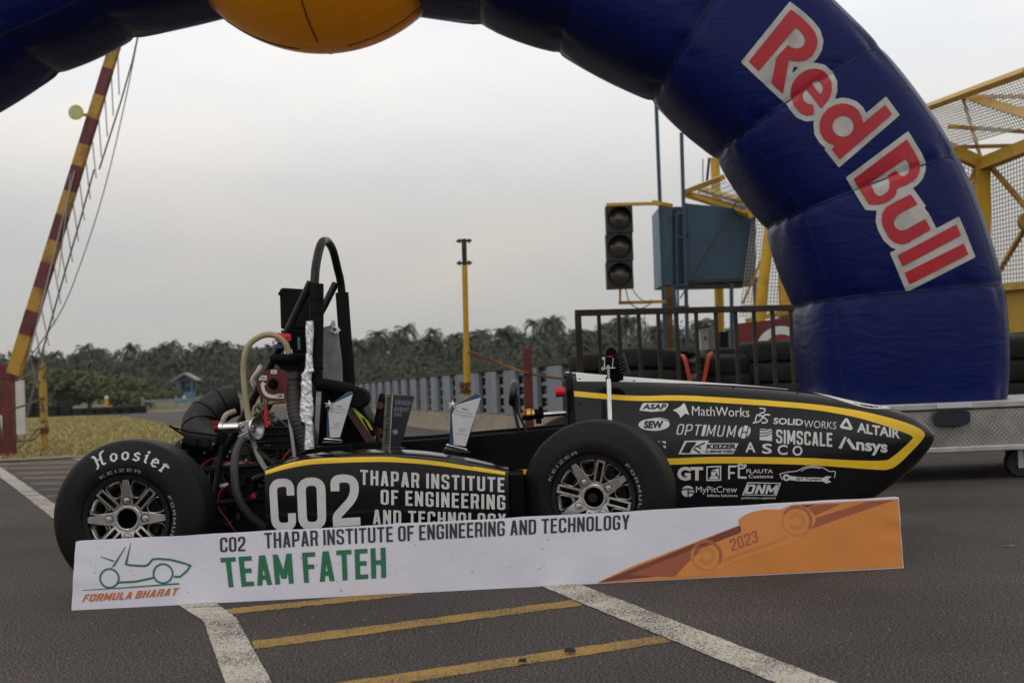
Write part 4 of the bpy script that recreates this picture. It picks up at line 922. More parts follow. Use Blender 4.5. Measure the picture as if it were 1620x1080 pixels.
mb = MB(); mb.tube(PX(smoothpath([(384, 694, YN - .1), (374, 715, YN - .12), (371, 745, YN - .14), (377, 785, YN - .15), (396, 815, YN - .14), (425, 838, YN - .12)], 6)), .0135, 14); mb.build('radiator_hose', mat('grey_rubber_hose', (.03, .03, .031), .5), car)
mb = MB(); mb.tube(PX(smoothpath([(456, 650, YN - .02), (462, 690, YN - .05), (468, 740, YN - .06)], 5)), .006, 10); mb.build('overflow_hose', mat('grey_hose', (.25, .25, .26), .5), car)
for pts in ([(345, 735, YE - .13), (375, 729, YE - .13), (410, 734, YE - .12), (440, 737, YE - .13), (462, 722, YE - .12)], [(362, 766, YE - .14), (348, 778, YE - .14), (345, 800, YE - .14), (358, 820, YE - .14), (372, 840, YE - .14)], [(312, 744, YE - .1), (330, 728, YE - .1), (350, 722, YE - .1)], [(446, 728, YE - .12), (456, 715, YE - .12), (466, 708, YE - .12)]):
    mb = MB(); mb.tube(PX(smoothpath(pts, 6)), .0026, 7); mb.build('red_wire', mat('red_wire', (.38, .01, .01), .45), car)
mb = MB(); mb.box(W(353, 767, YE - .13), (.035, .004, .010), Matrix.Rotation(R(-8), 3, 'Y')); mb.build('white_tag', M_WHV, car)
for u, v in ((423, 671), (402, 784)):
    mb = MB(); mb.lathe([(-.015, 0), (-.015, .009), (.01, .011), (.01, 0)], W(u, v, YE - .12), 'Y', 14)
    if u == 423: mb.box(W(421, 655, YE - .12), (.012, .012, .05))
    mb.build('red_valve', M_REDP, car)
wr = random.Random(11)
for k in range(7):
    u0, v0 = wr.uniform(400, 425), wr.uniform(600, 640); mb = MB(); mb.tube(PX(smoothpath([(u0, v0, YN + .06), (u0 + wr.uniform(-8, 8), v0 + 15, YN + .05), (u0 + wr.uniform(-12, 20), v0 + 34, YN + .06), (u0 + wr.uniform(0, 40), v0 + 50, YN + .08)], 5)), wr.uniform(.0018, .004), 6)
    mb.build('loom_wire', mat(*wr.choice((('wire_tan', (.3, .2, .1)), ('wire_black', (.02, .02, .02)), ('wire_grey', (.2, .2, .2))))), car)
# red master switch panel
rp = MB(); P = [(W(434 + 28 * math.cos(t_ * math.pi / 12) + (3 if math.cos(t_ * math.pi / 12) > 0 else 0), 609 - 26 * math.sin(t_ * math.pi / 12), YN - .03)) for t_ in range(24)]; rp.prism(P, (0, .006, 0)); pan = rp.build('switch_panel', mat('red_panel', (.10, .006, .008), .45), car)
RPB = cam_proj(rp.bvh()); z1b = lambda x, y: (340 + x / 4.909, 500 + y / 4.909)
d = Decal()
for c, wd_, hh_ in (((373, 479), 60, 36), ((458, 432), 46, 30), ((508, 621), 58, 36)): d.add([[z1b(c[0] - wd_ / 2, c[1] - hh_ / 2), z1b(c[0] + wd_ / 2, c[1] - hh_ / 2), z1b(c[0] + wd_ / 2, c[1] + hh_ / 2), z1b(c[0] - wd_ / 2, c[1] + hh_ / 2)]], lay=1)
ar = smoothpath([(372, 530), (376, 570), (400, 606), (440, 622), (482, 622)], 6); d.add([[z1b(*p) for p in q] for q in ribbon(ar, 26)], lay=1); d.add([[z1b(350, 534), z1b(372, 505), z1b(400, 530)]], lay=1); d.build('switch_labels', M_WHV, pan, RPB, 5)
d = Decal()
for s_, c, wd_, hh_ in (('ON', (373, 479), 36, 18), ('LV', (458, 432), 26, 16), ('OFF', (508, 621), 40, 18)): d.add([[z1b(*p) for p in q] for q in bx(font(s_, .02), c[0] - wd_ / 2, c[1] - hh_ / 2, c[0] + wd_ / 2, c[1] + hh_ / 2)], lay=3)
d.build('switch_text', M_MATB, pan, RPB, 5)
kn = MB(); kn.lathe([(-.022, 0), (-.022, .010), (-.006, .016), (0, .017)], W(432, 607, YN - .03), 'Y', 18); kn.box(W(432, 607, YN - .055), (.012, .014, .036)); kn.build('master_switch', M_MATB, pan, bevel=.002)
# airbox funnel, throat, ribbed duct
fn = MB(); c_ = W(456, 567, YN + .03); fn.lathe([(.012, 0), (.014, .058), (.008, .062), (-.004, .06), (-.014, .046), (-.026, .03), (-.1, .03)], c_, 'Z', 40); fn.build('restrictor_funnel', M_FOAM, car)
th = MB(); th.lathe([(.022, .008), (.022, .013), (.008, .015)], W(456, 563, YN + .0), 'Z', 18); th.build('hose_fitting', M_SIL, car)
cy = MB(); cy.lathe([(0, .031), (-.055, .031)], W(462, 588, YN + .0), 'Z', 28); cy.build('throat', mat('brown_grey_metal', (.06, .052, .05), .4, .5), car)
for v in (588, 600): 
    mb = MB(); mb.lathe([(-.003, .0325), (.003, .0325)], W(462, v, YN), 'Z', 28); mb.build('band_clamp', M_DARK, car)
du = MB(); path = smoothpath([(464, 610, YN - .01), (466, 640, YN - .02), (470, 665, YN - .03), (478, 690, YN - .03), (486, 712, YN - .03)], 12); k_ = len(path); du.tube(PX(path), .026, 20, radii=[.026 + (.0008 if i % 3 == 0 else -.0006) for i in range(k_)]); du.build('ribbed_duct', mat('duct_brown', (.02, .016, .015), .5), car)
rbm = MB()
for i in range(16):
    u = 470 + i * .95; v = 644 + i * 3.4; c = W(u + 4, v, YN - .056); rbm.tube([c, c + Vector((.012, .004, -.006))], .0016, 6)
rbm.build('brass_ribs', mat('brass', (.5, .36, .1), .35, 1), car)
rk = MB(); rk.box(W(446, 535, YN - .01), (.035, .03, .03), Matrix.Rotation(R(20), 3, 'Y')); rk.box(W(455, 534, YN - .01), (.02, .02, .025)); rk.build('red_connector', mat('red_bright', (.6, .02, .02), .35), car, bevel=.003)
bkx = MB(); bkx.box(W(441, 548, YN), (.028, .02, .014)); bkx.build('blue_connector', mat('blue_connector', (.03, .07, .22), .4), car, bevel=.002)
gk = MB(); gk.box(W(473, 543, YN - .01), (.008, .01, .04)); gk.build('cable_clip', mat('dull_green', (.03, .12, .07), .5), car)
# suspension arms
for pts in ([(938, 760, YF + .16), (870, 745, YC - .2)], [(938, 760, YF + .16), (990, 742, YC - .2)], [(938, 830, YF + .16), (870, 850, YC - .2)], [(938, 830, YF + .16), (990, 850, YC - .2)]):
    mb = MB(); mb.tube(PX(pts), .008, 10); mb.build('wishbone', M_TUBE, car)
    a, b = [Vector((p.x, 2 * YC - p.y, p.z)) for p in PX(pts)]; mb = MB(); mb.tube([a, b], .008, 10); mb.build('wishbone', M_TUBE, car)
for s_ in (1, -1):
    for x_, za in ((pr.x, pr.z), (pf.x, pf.z)):
        mb = MB(); mb.tube([Vector((x_, YC - s_ * (YC - YF - .09), za)), Vector((x_, YC - s_ * .1, za))], .014, 10); mb.build('axle_shaft', M_DARK, car)
# ================================================================== trophies on the side pod
M_TW = mat('trophy_face', (.56, .56, .58), .32, var=.04, vs=30); M_TB = mat('trophy_blue', (.022, .055, .14), .25, coat=.2); M_TK = mat('trophy_base', (.012, .012, .014), .2, coat=.5)
zp = lambda x, y: (690 + x / 7.714, 600 + y / 7.714)
def trophy(label, px, Y, text):
    """px maps the drawing of the right hand trophy to pixels"""
    f = lambda x, y, dy=0: W(*px(x, y), Y + dy)
    base = f(235, 905); t = empty('trophy', (base.x, Y + .03, base.z)); tag(t, label, 'trophy', 'trophies standing along the side of the car')
    m = MB(); m.prism([f(110, 800), f(130, 790), f(370, 848), f(386, 875)], (0, .05, 0)); m.build('silver_plinth', M_SIL, t, bevel=.002)
    m = MB(); m.prism([f(76, 868), f(112, 824), f(384, 880), f(388, 925)], (0, .065, 0)); m.build('base', M_TK, t, bevel=.003)
    m = MB(); fc = [f(242, 312, .004), f(545, 222, .004), f(360, 816, .004), f(215, 795, .004), f(192, 425, .004)]; m.prism(fc, (0, .006, 0)); fb_ = cam_proj(m.bvh()); face = m.build('face_plate', M_TW, t, bevel=.0008)
    m = MB(); m.prism([f(240, 314, .012), f(300, 268, .012), f(480, 170, .012), f(530, 186, .012), f(547, 222, .012), f(366, 816, .012), f(160, 796, .012), f(176, 360, .012)], (0, .014, 0)); m.build('blue_back_plate', M_TB, t, bevel=.002)
    m = MB(); c = f(195, 306, -.006); ring = []
    for k in range(10):
        a_ = math.pi / 2 + k * math.pi / 5; r_ = .0145 if k % 2 == 0 else .006; ring.append(c + Vector((r_ * math.cos(a_) * 1.15 + .002 * math.sin(a_), 0, r_ * math.sin(a_))))
    k_ = len(ring); m.add(ring + [c + Vector((0, -.006, 0)), c + Vector((0, .006, 0))], [(i, (i + 1) % k_, k_) for i in range(k_)] + [((i + 1) % k_, i, k_ + 1) for i in range(k_)]); m.build('silver_star', mat('pale_star', (.75, .73, .66), .3, .7), t, smooth=0)
    d = Decal(); g_ = lambda pol: [[px(*p) for p in q] for q in pol]
    d.add(g_(bx(font(text, .03), 310, 342, 392, 366, sl=14)))
    for x0, x1, y, h in ((240, 440, 384, 8), (214, 456, 416, 7), (300, 366, 450, 6), (226, 378, 652, 6), (280, 326, 642, 5)):
        xx = x0; q = random.Random(x0)
        while xx < x1:
            wd_ = q.uniform(6, 20); d.add(g_([[(xx, y + (xx - x0) * .16), (min(xx + wd_, x1), y + (min(xx + wd_, x1) - x0) * .16), (min(xx + wd_, x1), y + h + (xx - x0) * .16), (xx, y + h + (xx - x0) * .16)]])); xx += wd_ + 4
    d.build('engraving', mat('grey_ink', (.12, .12, .13), .6), face, fb_, 4, .0004)
    d = Decal(); d.add(g_(ribbon(smoothpath([(284, 612), (306, 592), (318, 606), (350, 602), (372, 612)], 4), 5))); d.build('green_mark', mat('green_ink', (.05, .22, .1), .6), face, fb_, 4, .0004)
    d = Decal(); d.add(g_(ribbon([(272, 622), (356, 632)], 8))); d.build('orange_mark', mat('orange_ink', (.5, .2, .12), .6), face, fb_, 4, .0004)
    return t
YT = YP + .17
trophy('white and blue trophy with a silver star engraved Winner, right of the black trophy', zp, YT, 'Winner')
trophy('narrow white and blue star trophy engraved 3rd Place, left of the black trophy', lambda x, y: ((507 + (x - 76) * .108) if True else 0, 623.5 + (y - 170) * .1085 - (x - 250) * .018), YT + .06, '3rd Place')
zq = lambda x, y: (490 + x / 7.2, 590 + y / 7.2)
f = lambda x, y, dy=0: W(*zq(x, y), YT + dy)
bt_ = empty('trophy', (f(915, 880).x, YT, f(915, 880).z)); tag(bt_, 'black and silver wedge trophy lettered Design Event between two white trophies', 'trophy', 'trophies standing along the side of the car')
m = MB(); m.prism([f(948, 240), f(1194, 262), f(1022, 885), f(912, 885)], (0, .018, 0)); fbp = cam_proj(m.bvh()); bface = m.build('black_plate', mat('black_mirror', (.010, .011, .02), .12, coat=.6), bt_, bevel=.001)
m = MB(); m.prism([f(866, 238, -.001), f(930, 234, -.001), f(900, 885, -.001), f(818, 885, -.001)], (0, .03, 0)); sbp = cam_proj(m.bvh()); sface = m.build('silver_side', mat('smoked_silver', (.20, .185, .16), .2, 1, var=.3, vs=40), bt_, bevel=.001)
m = MB(); m.prism([f(938, 236, -.003), f(948, 236, -.003), f(914, 885, -.003), f(904, 885, -.003)], (0, .012, 0)); m.build('edge_strip', M_SIL, bt_)
d = Decal(); g_ = lambda pol: [[zq(*p) for p in q] for q in pol]
d.add(g_(bx(font('DESIGN', .02), 975, 305, 1158, 356, sl=12))); d.add(g_(bx(font('EVENT', .02), 966, 386, 1136, 436, sl=6))); d.add(g_(bx(font('2023', .02), 958, 450, 1050, 488, sl=3))); d.build('silver_lettering', mat('grey_engraving', (.16, .165, .19), .4), bface, fbp, 5, .0005)
d = Decal(); d.add(g_(inquad(font('FORMULA BHARAT', .02), [(855, 800), (890, 270), (918, 270), (888, 800)]))); d.build('dark_lettering', M_MATB, sface, sbp, 6, .0005)
d = Decal(); d.add(disc(zq(975, 668), 32 / 7.2, 30 / 7.2)); d.build('round_mark', mat('grey_engraving', (0, 0, 0)), bface, fbp, 6, .0005)
m = MB(); m.prism([f(815, 880), f(1024, 880), f(1028, 900), f(812, 900)], (0, .045, 0)); m.build('foot', M_TK, bt_, bevel=.001)
# support rail the trophies stand on
for tr_, (u0, u1, v0, v1, dd) in (('a', (500, 556, 704, 720, .0)), ('b', (600, 640, 710, 722, .0)), ('c', (697, 745, 716, 728, .0))):
    mb = MB(); mb.box(W((u0 + u1) / 2, (v0 + v1) / 2, YT + .035), ((u1 - u0) * .002, .09, .03)); mb.build('mounting_block', M_MATB, car, bevel=.002)
# ================================================================== name board in front
YB = 3.66; bT = [W(120, 857.5, YB + .045), W(1422, 787, YB + .02)]; bBt = [G(113, 965), G(1430, 898)]
Yb0, Yb1 = bBt[0].y, bBt[1].y
tl, tr_ = W(120, 857.5, Yb0 + .05), W(1422, 787, Yb1 + .05)
bl_, brr_ = bBt
board = empty('name_board', ((bl_.x + brr_.x) / 2, (Yb0 + Yb1) / 2, 0)); tag(board, 'long white and orange fabric name board leaning low in front of the race car', 'name board')
nm_ = MB(); nx, nz_ = 160, 12; rw = []
for j in range(nz_ + 1):
    t = j / nz_; row = []
    for i in range(nx + 1):
        s = i / nx; p = (bl_.lerp(brr_, s)).lerp(tl.lerp(tr_, s), t)
        wv = .0022 * math.sin(s * 23 + t * 1.5) + .0016 * math.sin(s * 61 + t * 3) ; ed_ = max(0, 1 - min(s, 1 - s) * 22); wv += ed_ * .002 * math.sin(t * 17 + s * 40)
        row.append(p + Vector((0, -wv * (.3 + .7 * math.sin(math.pi * t)) - .006 * math.sin(math.pi * s) * t, t * (.0007 * math.sin(s * 37) + .0005 * math.sin(s * 83 + 1)) + .0008 * t)))
    rw.append(row)
back = [[p + Vector((0, .03, -.0)) for p in r_] for r_ in rw]
nm_.grid(rw); nm_.grid(back); nm_.grid([rw[0], back[0]]); nm_.grid([rw[-1], back[-1]]); nm_.grid([[r_[0] for r_ in rw], [r_[0] for r_ in back]]); nm_.grid([[r_[-1] for r_ in rw], [r_[-1] for r_ in back]])
fbm = MB(); fbm.grid(rw); BP = cam_proj(fbm.bvh())
M_BAN = mat('white_fabric', (.605, .595, .675), .6, var=.03, vs=5, bump=.35, bs=7, bdist=.02); nbo = nm_.build('fabric', M_BAN, board, smooth=60)
d = Decal(); s4 = lambda x, y: (x / 2.314, 820 + y / 2.314); s3_ = lambda x, y: (60 + x / 2.843, 600 + y / 2.843); s5 = lambda x, y: (700 + x / 1.761, 760 + y / 1.761)
BEB = dict(w=.40, t=.125, gap=.085, space=.2, r=.12)
d.add(inquad(caps('CO2', **BEB), [(348, 850), (388, 848), (388.5, 871), (348.5, 873)])); d.build('black_lettering', mat('black_ink', (.016, .012, .014), .6), nbo, BP, 8, .0014); d = Decal(); d.add(inquad(caps('THAPAR INSTITUTE OF ENGINEERING AND TECHNOLOGY', **BEB), [(418, 842.5), (996, 813.5), (995.5, 836.5), (419, 867)])); d.build('black_lettering', mat('black_ink', (.016, .012, .014), .6), nbo, BP, 8, .0014)
d = Decal(); d.add(inquad(caps('TEAM FATEH', w=.45, t=.15, gap=.09, space=.22, r=.08), [(348.5, 882), (610, 865.5), (611, 913), (354, 929)])); d.build('green_lettering', mat('green_print', (.006, .125, .055), .6), nbo, BP, 8, .0014); d = Decal(); gl = lambda pts, t, c=False: d.add([[s3_(*p) for p in q] for q in ribbon(pts, t, c)])
cr_ = lambda c, r, n=30: [(c[0] + r * math.cos(2 * math.pi * i / n), c[1] - r * 1.0 * math.sin(2 * math.pi * i / n)) for i in range(n)]
gl(cr_((322, 893), 42), 8, True); gl(cr_((563, 872), 43), 8, True)
d.add([[s3_(*p) for p in q] for q in ([(392, 752), (396, 752), (346, 838), (330, 846)], [(280, 796), (282, 794), (344, 814), (340, 820)], [(417, 735), (419, 736), (402, 826), (390, 832)], [(200, 946), (400, 932), (400, 937), (200, 948)], [(400, 932), (634, 914), (637, 920), (400, 937)])])
gl([(392, 828), (412, 834), (480, 838), (496, 832), (516, 808), (540, 805), (600, 810), (660, 826), (686, 836), (672, 858), (640, 886), (612, 886)], 9); gl([(360, 912), (440, 908), (524, 890)], 9)
d.build('car_emblem', mat('green_print', (.006, .125, .055), .6), nbo, BP, 8, .0014)
d = Decal(); d.add(inquad(caps('FORMULA', w=.62, t=.2, gap=.13, r=.1), [s3_(208, 966), s3_(426, 952), s3_(424, 985), s3_(204, 1000)], 4)); d.build('orange_lettering', mat('orange_red_print', (.52, .13, .02), .6), nbo, BP, 8, .0014); d = Decal(); d.add(inquad(caps('BHARAT', w=.62, t=.2, gap=.13, r=.1), [s3_(444, 950), s3_(632, 936), s3_(628, 968), s3_(440, 984)], 4)); d.build('orange_lettering', mat('orange_red_print', (.52, .13, .02), .6), nbo, BP, 8, .0014)
d = Decal(); P5 = lambda pts: [s5(*p) for p in pts]
d.add([[(944, 921.6), (1000, 895), (1255, 797.8), (1420.6, 788.8), (1428.4, 896.6), (1180, 909.6)]], 0, 1)
d.add([[(946, 920.8)] + P5([(830, 124), (972, 68), (1040, 66), (840, 150), (700, 216), (640, 262)])], 1, 2); d.add([P5([(520, 262), (700, 190), (860, 140), (1045, 67), (1110, 64), (840, 190), (640, 268)])], 2, 3)
d.add([P5([(1000, 116), (1185, 58), (1258, 54), (1100, 108), (1010, 140)])], 2, 2)
d.add([P5(smoothpath([(652, 262), (690, 222), (735, 185), (790, 160), (832, 142), (824, 112), (850, 92), (900, 80), (940, 80), (985, 66), (1020, 80), (1040, 110), (1010, 150), (960, 180), (830, 218), (760, 252), (700, 266), (660, 266)], 3))], 3, 4)
for c, ra in (((735, 209), 40), ((986, 113), 40)):
    d.add([P5(q) for q in ribbon(arc(c, ra, 0, 360, 32), 8)], 4, 5.5); d.add([P5(q) for q in ribbon(arc(c, ra, -30, 150, 20), 9)], 5, 7); d.add([P5(q) for q in ribbon(arc(c, 19, 200, 520, 24), 12)], 4, 6)
d.add([P5(q) for q in ribbon([(772, 226), (960, 158)], 10)], 4, 5.2)
d.add([P5(q) for q in inquad(caps('2023', **BEB), [(798, 164), (874, 137), (880, 170), (806, 197)])], 5, 8)
d.p = [(q, mi_, 3 + .45 * ly) for q, mi_, ly in d.p]; d.build('orange_print', [mat('orange_print', (.56, .195, .03), .6, var=.06, vs=4), mat('maroon_print', (.16, .035, .022), .6), mat('rust_print', (.30, .075, .03), .6), mat('light_orange_print', (.58, .215, .045), .6), mat('tan_print', (.50, .175, .036), .6), mat('brown_print', (.33, .10, .032), .6)], nbo, BP, 8, .0004)
stn = Decal(); rs = random.Random(2)
for k in range(40):
    u, v = rs.uniform(125, 940), rs.uniform(0, 1); v = 857 - (u - 120) * .054 + 8 + v * 92; stn.add(disc((u, v), rs.uniform(.5, 1.6), rs.uniform(.4, 1.2), 7))
stn.build('dirt_spot', mat('dirt', (.28, .25, .24), .9), nbo, BP, 10, .0012)
# ================================================================== black rubber scraps on the road
for u, v, lab in ((903, 1035, 'larger scrap of black rubber lying on the nearest yellow line'), (826, 1051, 'smaller flat scrap of black rubber lying just below the nearest yellow line')):
    c = G(u, v); mb = MB(); q = random.Random(u); kk = 11; sc_ = 1.25 if u == 903 else .95
    ring = [(math.cos(6.283 * i / kk) * q.uniform(.007, .014) * sc_, math.sin(6.283 * i / kk) * q.uniform(.006, .013) * sc_) for i in range(kk)]
    low = [c + Vector((x, y, .0065)) for x, y in ring]; top = [c + Vector((x * .85, y * .85, .011 + q.uniform(0, .005) * sc_)) for x, y in ring]; mid = c + Vector((0, 0, .014 * sc_))
    mb.grid([low, top], cu=True); mb.add(top + [mid], [(i, (i + 1) % kk, kk) for i in range(kk)])
    o = mb.build('rubber_scrap', M_RUB, None, base=(c.x, c.y, .01)); tag(o, lab, 'rubber scrap', 'rubber scraps on the asphalt')

gq = random.Random(17); gm = MB()
for k in range(650):
    u, v = gq.uniform(-20, 1640), 1085 - 330 * gq.random() ** 1.2
    c = G(u, v); r_ = gq.uniform(.0012, .0032)
    if 3.4 < c.y < 3.9 and -1.4 < c.x < 1.3: continue
    P = [c + Vector((gq.uniform(-1, 1) * r_, gq.uniform(-1, 1) * r_, 0)) for _ in range(3)]; q = c + Vector((gq.uniform(-.4, .4) * r_, gq.uniform(-.4, .4) * r_, r_ * 1.3)); P = [c + Vector((r_ * math.cos(a_ + k), r_ * math.sin(a_ + k) * .8, -.0005)) for a_ in (0, 1.3, 2.7, 4.1, 5.2)]
    gm.add(P + [q], [(i, (i + 1) % 5, 5) for i in range(5)], gq.choice((0, 0, 1, 2)))
o = gm.build('loose_grit', [mat('grit_pale', (.22, .20, .185), .9), mat('grit_dark', (.03, .028, .026), .9), mat('grit_brown', (.14, .105, .07), .9)], smooth=0); o['kind'] = 'stuff'; tag(o, 'loose grit scattered over the asphalt')
c = G(1597, 865); m = MB(); m.grid([[c + Vector((x, y * (.4 + .6 * math.cos(x * 60)), .004 + .006 * abs(y) * 30 * .02 + x * x * 6)) for x in (-.022, -.011, 0, .011, .022)] for y in (-.007, 0, .007)]); o = m.build('fallen_leaf', mat('dry_leaf', (.30, .22, .05), .8), None, base=(c.x, c.y, .003)); tag(o, 'small dry yellow leaf on the asphalt near the right edge', 'leaf')
# ================================================================== things behind
M_RUST = mat('rusty_brown_steel', (.035, .024, .018), .7, var=.5, vs=6, bump=.2, bs=60)
M_YST = mat('yellow_steel', (.54, .31, .012), .5, col2=(.38, .19, .015), vs=3, lo=.5, hi=.75, detail=8)
M_REDST = mat('red_steel', (.105, .014, .012), .5, var=.3, vs=4)
M_BST = mat('blue_steel', (.024, .062, .105), .5, col2=(.018, .045, .075), vs=2.5, detail=8)
M_RYEL = mat('rusty_yellow_steel', (.44, .25, .03), .6, col2=(.18, .08, .03), vs=7, lo=.45, hi=.7, detail=8)
M_GALV = mat('galvanised', (.20, .23, .26), .5, .25, var=.22, vs=3, detail=8)
M_GALV2 = mat('weathered_galvanised', (.22, .235, .25), .55, .2, var=.25, vs=5, detail=8)
# ---- raised barrier arm on the left ------------------------------
YG = 15.0
gp_ = G(16, 722); YG = gp_.y
gate = empty('barrier_gate', (gp_.x, YG, 0)); tag(gate, 'raised red and yellow striped barrier arm on a dark red post, hung with chains', 'barrier gate')
m = MB(); a = W(12, 575, YG); m.box((gp_.x, YG, a.z / 2), (.12, .13, a.z)); m.box((gp_.x, YG, a.z - .1), (.142, .15, .17)); m.box((gp_.x, YG, .01), (.3, .3, .02)); m.build('post', M_REDST, gate, bevel=.006)
m = MB(); m.bar(W(-2, 655, YG + .1), W(14, 600, YG + .1), .08, .05); m.bar(W(-8, 640, YG + .1), W(4, 720, YG + .1), .05, .05); m.build('prop', M_REDST, gate)
b0, b1 = (22, 592), (186, 60); cuts = [592, 530, 492, 456, 416, 381, 341, 303, 263, 229, 188, 151, 109, 60]
m = MB()
for i in range(len(cuts) - 1):
    f_ = lambda v: W(b0[0] + (b1[0] - b0[0]) * (b0[1] - v) / (b0[1] - b1[1]), v, YG - .02)
    m.bar(f_(cuts[i]), f_(cuts[i + 1]), .155 - .003 * i, .12 - .002 * i, i % 2)
m.bar(f_(60), W(215, -80, YG - .02), .11, .09, 1); m.bar(W(215, -80, YG - .02), W(250, -230, YG - .02), .10, .08, 0); m.build('arm', [M_RYEL, mat('red_band', (.13, .022, .02), .55, var=.3, vs=8)], gate, bevel=.004)
m = MB(); m.tube(PX([(222, 40, YG + .05), (210, 95, YG + .05), (190, 165, YG + .05), (157, 268, YG + .05)]), .011, 6); m.tube(PX([(149, 268, YG + .05), (128, 345, YG + .05), (100, 440, YG + .05), (66, 560, YG + .05)]), .011, 6); m.tube(PX([(66, 560, YG + .05), (52, 620, YG + .05), (42, 660, YG + .05)]), .018, 6); m.build('skirt_rod', mat('grey_rod', (.12, .115, .11), .6), gate)
for i in range(15):
    v = 85 + i * 33; u = b0[0] + (b1[0] - b0[0]) * (b0[1] - v) / (b0[1] - b1[1]) + 8
    # lower end on the rod
    vr = v + 66; ur = 222 - (vr - 40) * .283 - 2 + (0 if vr < 268 else 1)
    p, q = W(u, v, YG), W(ur, min(vr, 620), YG + .05); m = MB(); k_ = 26
    for s in range(k_):
        c0, c1 = p.lerp(q, s / k_), p.lerp(q, (s + .72) / k_); m.bar(c0, c1, .014, .014)
    m.build('chain', mat('pale_chain', (.30, .29, .28), .6, .5), gate)
m = MB(); m.tube(PX(smoothpath([(218, 60, YG + .1), (196, 170, YG + .1), (165, 300, YG + .1), (130, 410, YG + .1), (95, 495, YG + .1), (40, 575, YG + .1)], 6)), .008, 6); m.tube(PX([(92, 440, YG - .1), (112, 275, YG - .1)]), .006, 6); m.tube(PX([(44, 570, YG - .1), (118, 270, YG - .1)]), .009, 6); m.build('stay_cable', mat('pale_cable', (.35, .34, .33), .5), gate)
m = MB(); c = W(120, 178, YG - .14); m.lathe([(.012, .0), (.012, .088), (0, .09), (0, 0)], c, 'Y', 32); sg = m.build('round_sign', mat('lime_disc', (.46, .50, .08), .5), gate)
d = Decal(); d.add(bx(font('STOP', .05), 111, 172, 129, 185)); d.build('sign_lettering', mat('lime_white', (.55, .57, .35), .5), sg, cam_proj(m.bvh()), 8, .002)
m = MB(); m.bar(W(128, 182, YG - .1), W(142, 182, YG - .06), .03, .03); m.build('sign_bracket', M_RYEL, gate)
# yellow post and ropes beside it
yp = G(71, 713); post = empty('rope_post', (yp.x, yp.y, 0)); tag(post, 'peeling yellow post with rusty ropes tied on it, standing in the dry grass', 'post')
zt_ = W(72, 573, yp.y).z; m = MB(); m.tube([(yp.x, yp.y, 0), (yp.x, yp.y, zt_ * .5), (yp.x - .01, yp.y, zt_)], .048, 16); m.build('pole', mat('peeling_yellow', (.42, .25, .04), .7, col2=(.10, .075, .06), vs=9, lo=.48, hi=.6, detail=6), post)
for pts in ([(70, 580, yp.y - .05), (50, 590, yp.y - .4), (26, 602, YG)], [(70, 628, yp.y - .05), (48, 638, yp.y - .4), (22, 646, YG)], [(70, 684, yp.y - .05), (62, 686, yp.y - .1), (55, 694, yp.y - .3), (44, 697, yp.y - .5), (26, 697, YG)], [(70, 680, yp.y - .05), (60, 678, yp.y - .1), (50, 690, yp.y - .3), (30, 708, YG)], [(24, 697, YG), (10, 693, YG + .2), (-6, 684, YG + .5)]):
    m = MB(); m.tube(PX(smoothpath(pts, 4)), .013, 6); m.build('rope', mat('rusty_rope', (.12, .055, .02), .8, var=.4, vs=20), post)
m = MB()
for k in range(4): m.lathe([(-.01 + k * .02, .052), (k * .02, .062), (.01 + k * .02, .052)], (yp.x, yp.y, W(72, 684, yp.y).z), 'Z', 14)
m.build('rope_coil', mat('rusty_rope', (0, 0, 0)), post)
YWB = 19; wb = empty('white_board', (W(35, 640, YWB).x, YWB, 0)); tag(wb, 'tall white board standing behind the dark red barrier post', 'board')
m = MB(); a, b = W(20, 604, YWB), W(38, 604, YWB); z0, z1_ = .0, W(30, 604, YWB).z
m.box(((a.x + b.x) / 2, YWB, z1_ / 2 + .1), (b.x - a.x, .04, z1_ - .15)); m.box((W(0, 660, YWB).x, YWB + .05, W(0, 640, YWB).z / 2 + .1), (W(18, 660, YWB).x - W(-14, 660, YWB).x, .04, .28)); m.build('panel', mat('off_white_board', (.50, .49, .47), .7, var=.1, vs=4), wb)
for u in (23, 36):
    m = MB(); p = W(u, 640, YWB); m.box((p.x, YWB + .05, z1_ / 2), (.03, .03, z1_)); m.build('leg', M_GALV, wb)
# ---- steel crash barrier ------------------------------------------
def PB_(t): return Vector((-4.3, 33, 0)).lerp(Vector((1.15, 13.2, 0)), t)
e0, e1 = W(556, 612, 33), W(905, 578, 14.0); e0.z = 0; e1.z = 0
barr = empty('crash_barrier', ((e0.x + e1.x) / 2, (e0.y + e1.y) / 2, 0)); tag(barr, 'long grey galvanised crash barrier with close set flat posts beyond the cockpit', 'crash barrier')
dr = (e1 - e0).normalized(); nrm = Vector((dr.y, -dr.x, 0));
if nrm.y > 0: nrm = -nrm
e1x = e1 + dr * 3.5; Lb = (e1x - e0).length; ZB, ZT = .22, .83
m = MB(); rows = []
wv = []
for k in range(4):
    z0 = ZB + .02 + k * .145
    wv += [(z0, .03), (z0 + .03, .005), (z0 + .06, .065), (z0 + .085, .065), (z0 + .115, .005), (z0 + .142, .03)]
m.grid([[e0 + dr * (Lb * i / 12) - nrm * (.07 + .0) + nrm * y + Vector((0, 0, z)) for i in range(13)] for z, y in wv]); m.build('corrugated_rail', M_GALV2, barr, smooth=50)
m = MB(); m.bar(e0 + Vector((0, 0, ZT + .012)), e1x + Vector((0, 0, ZT + .012)), .10, .03, up=(0, 0, 1)); m.build('top_rail', M_RUST, barr)
s = 0; k = 0; rb_ = random.Random(8)
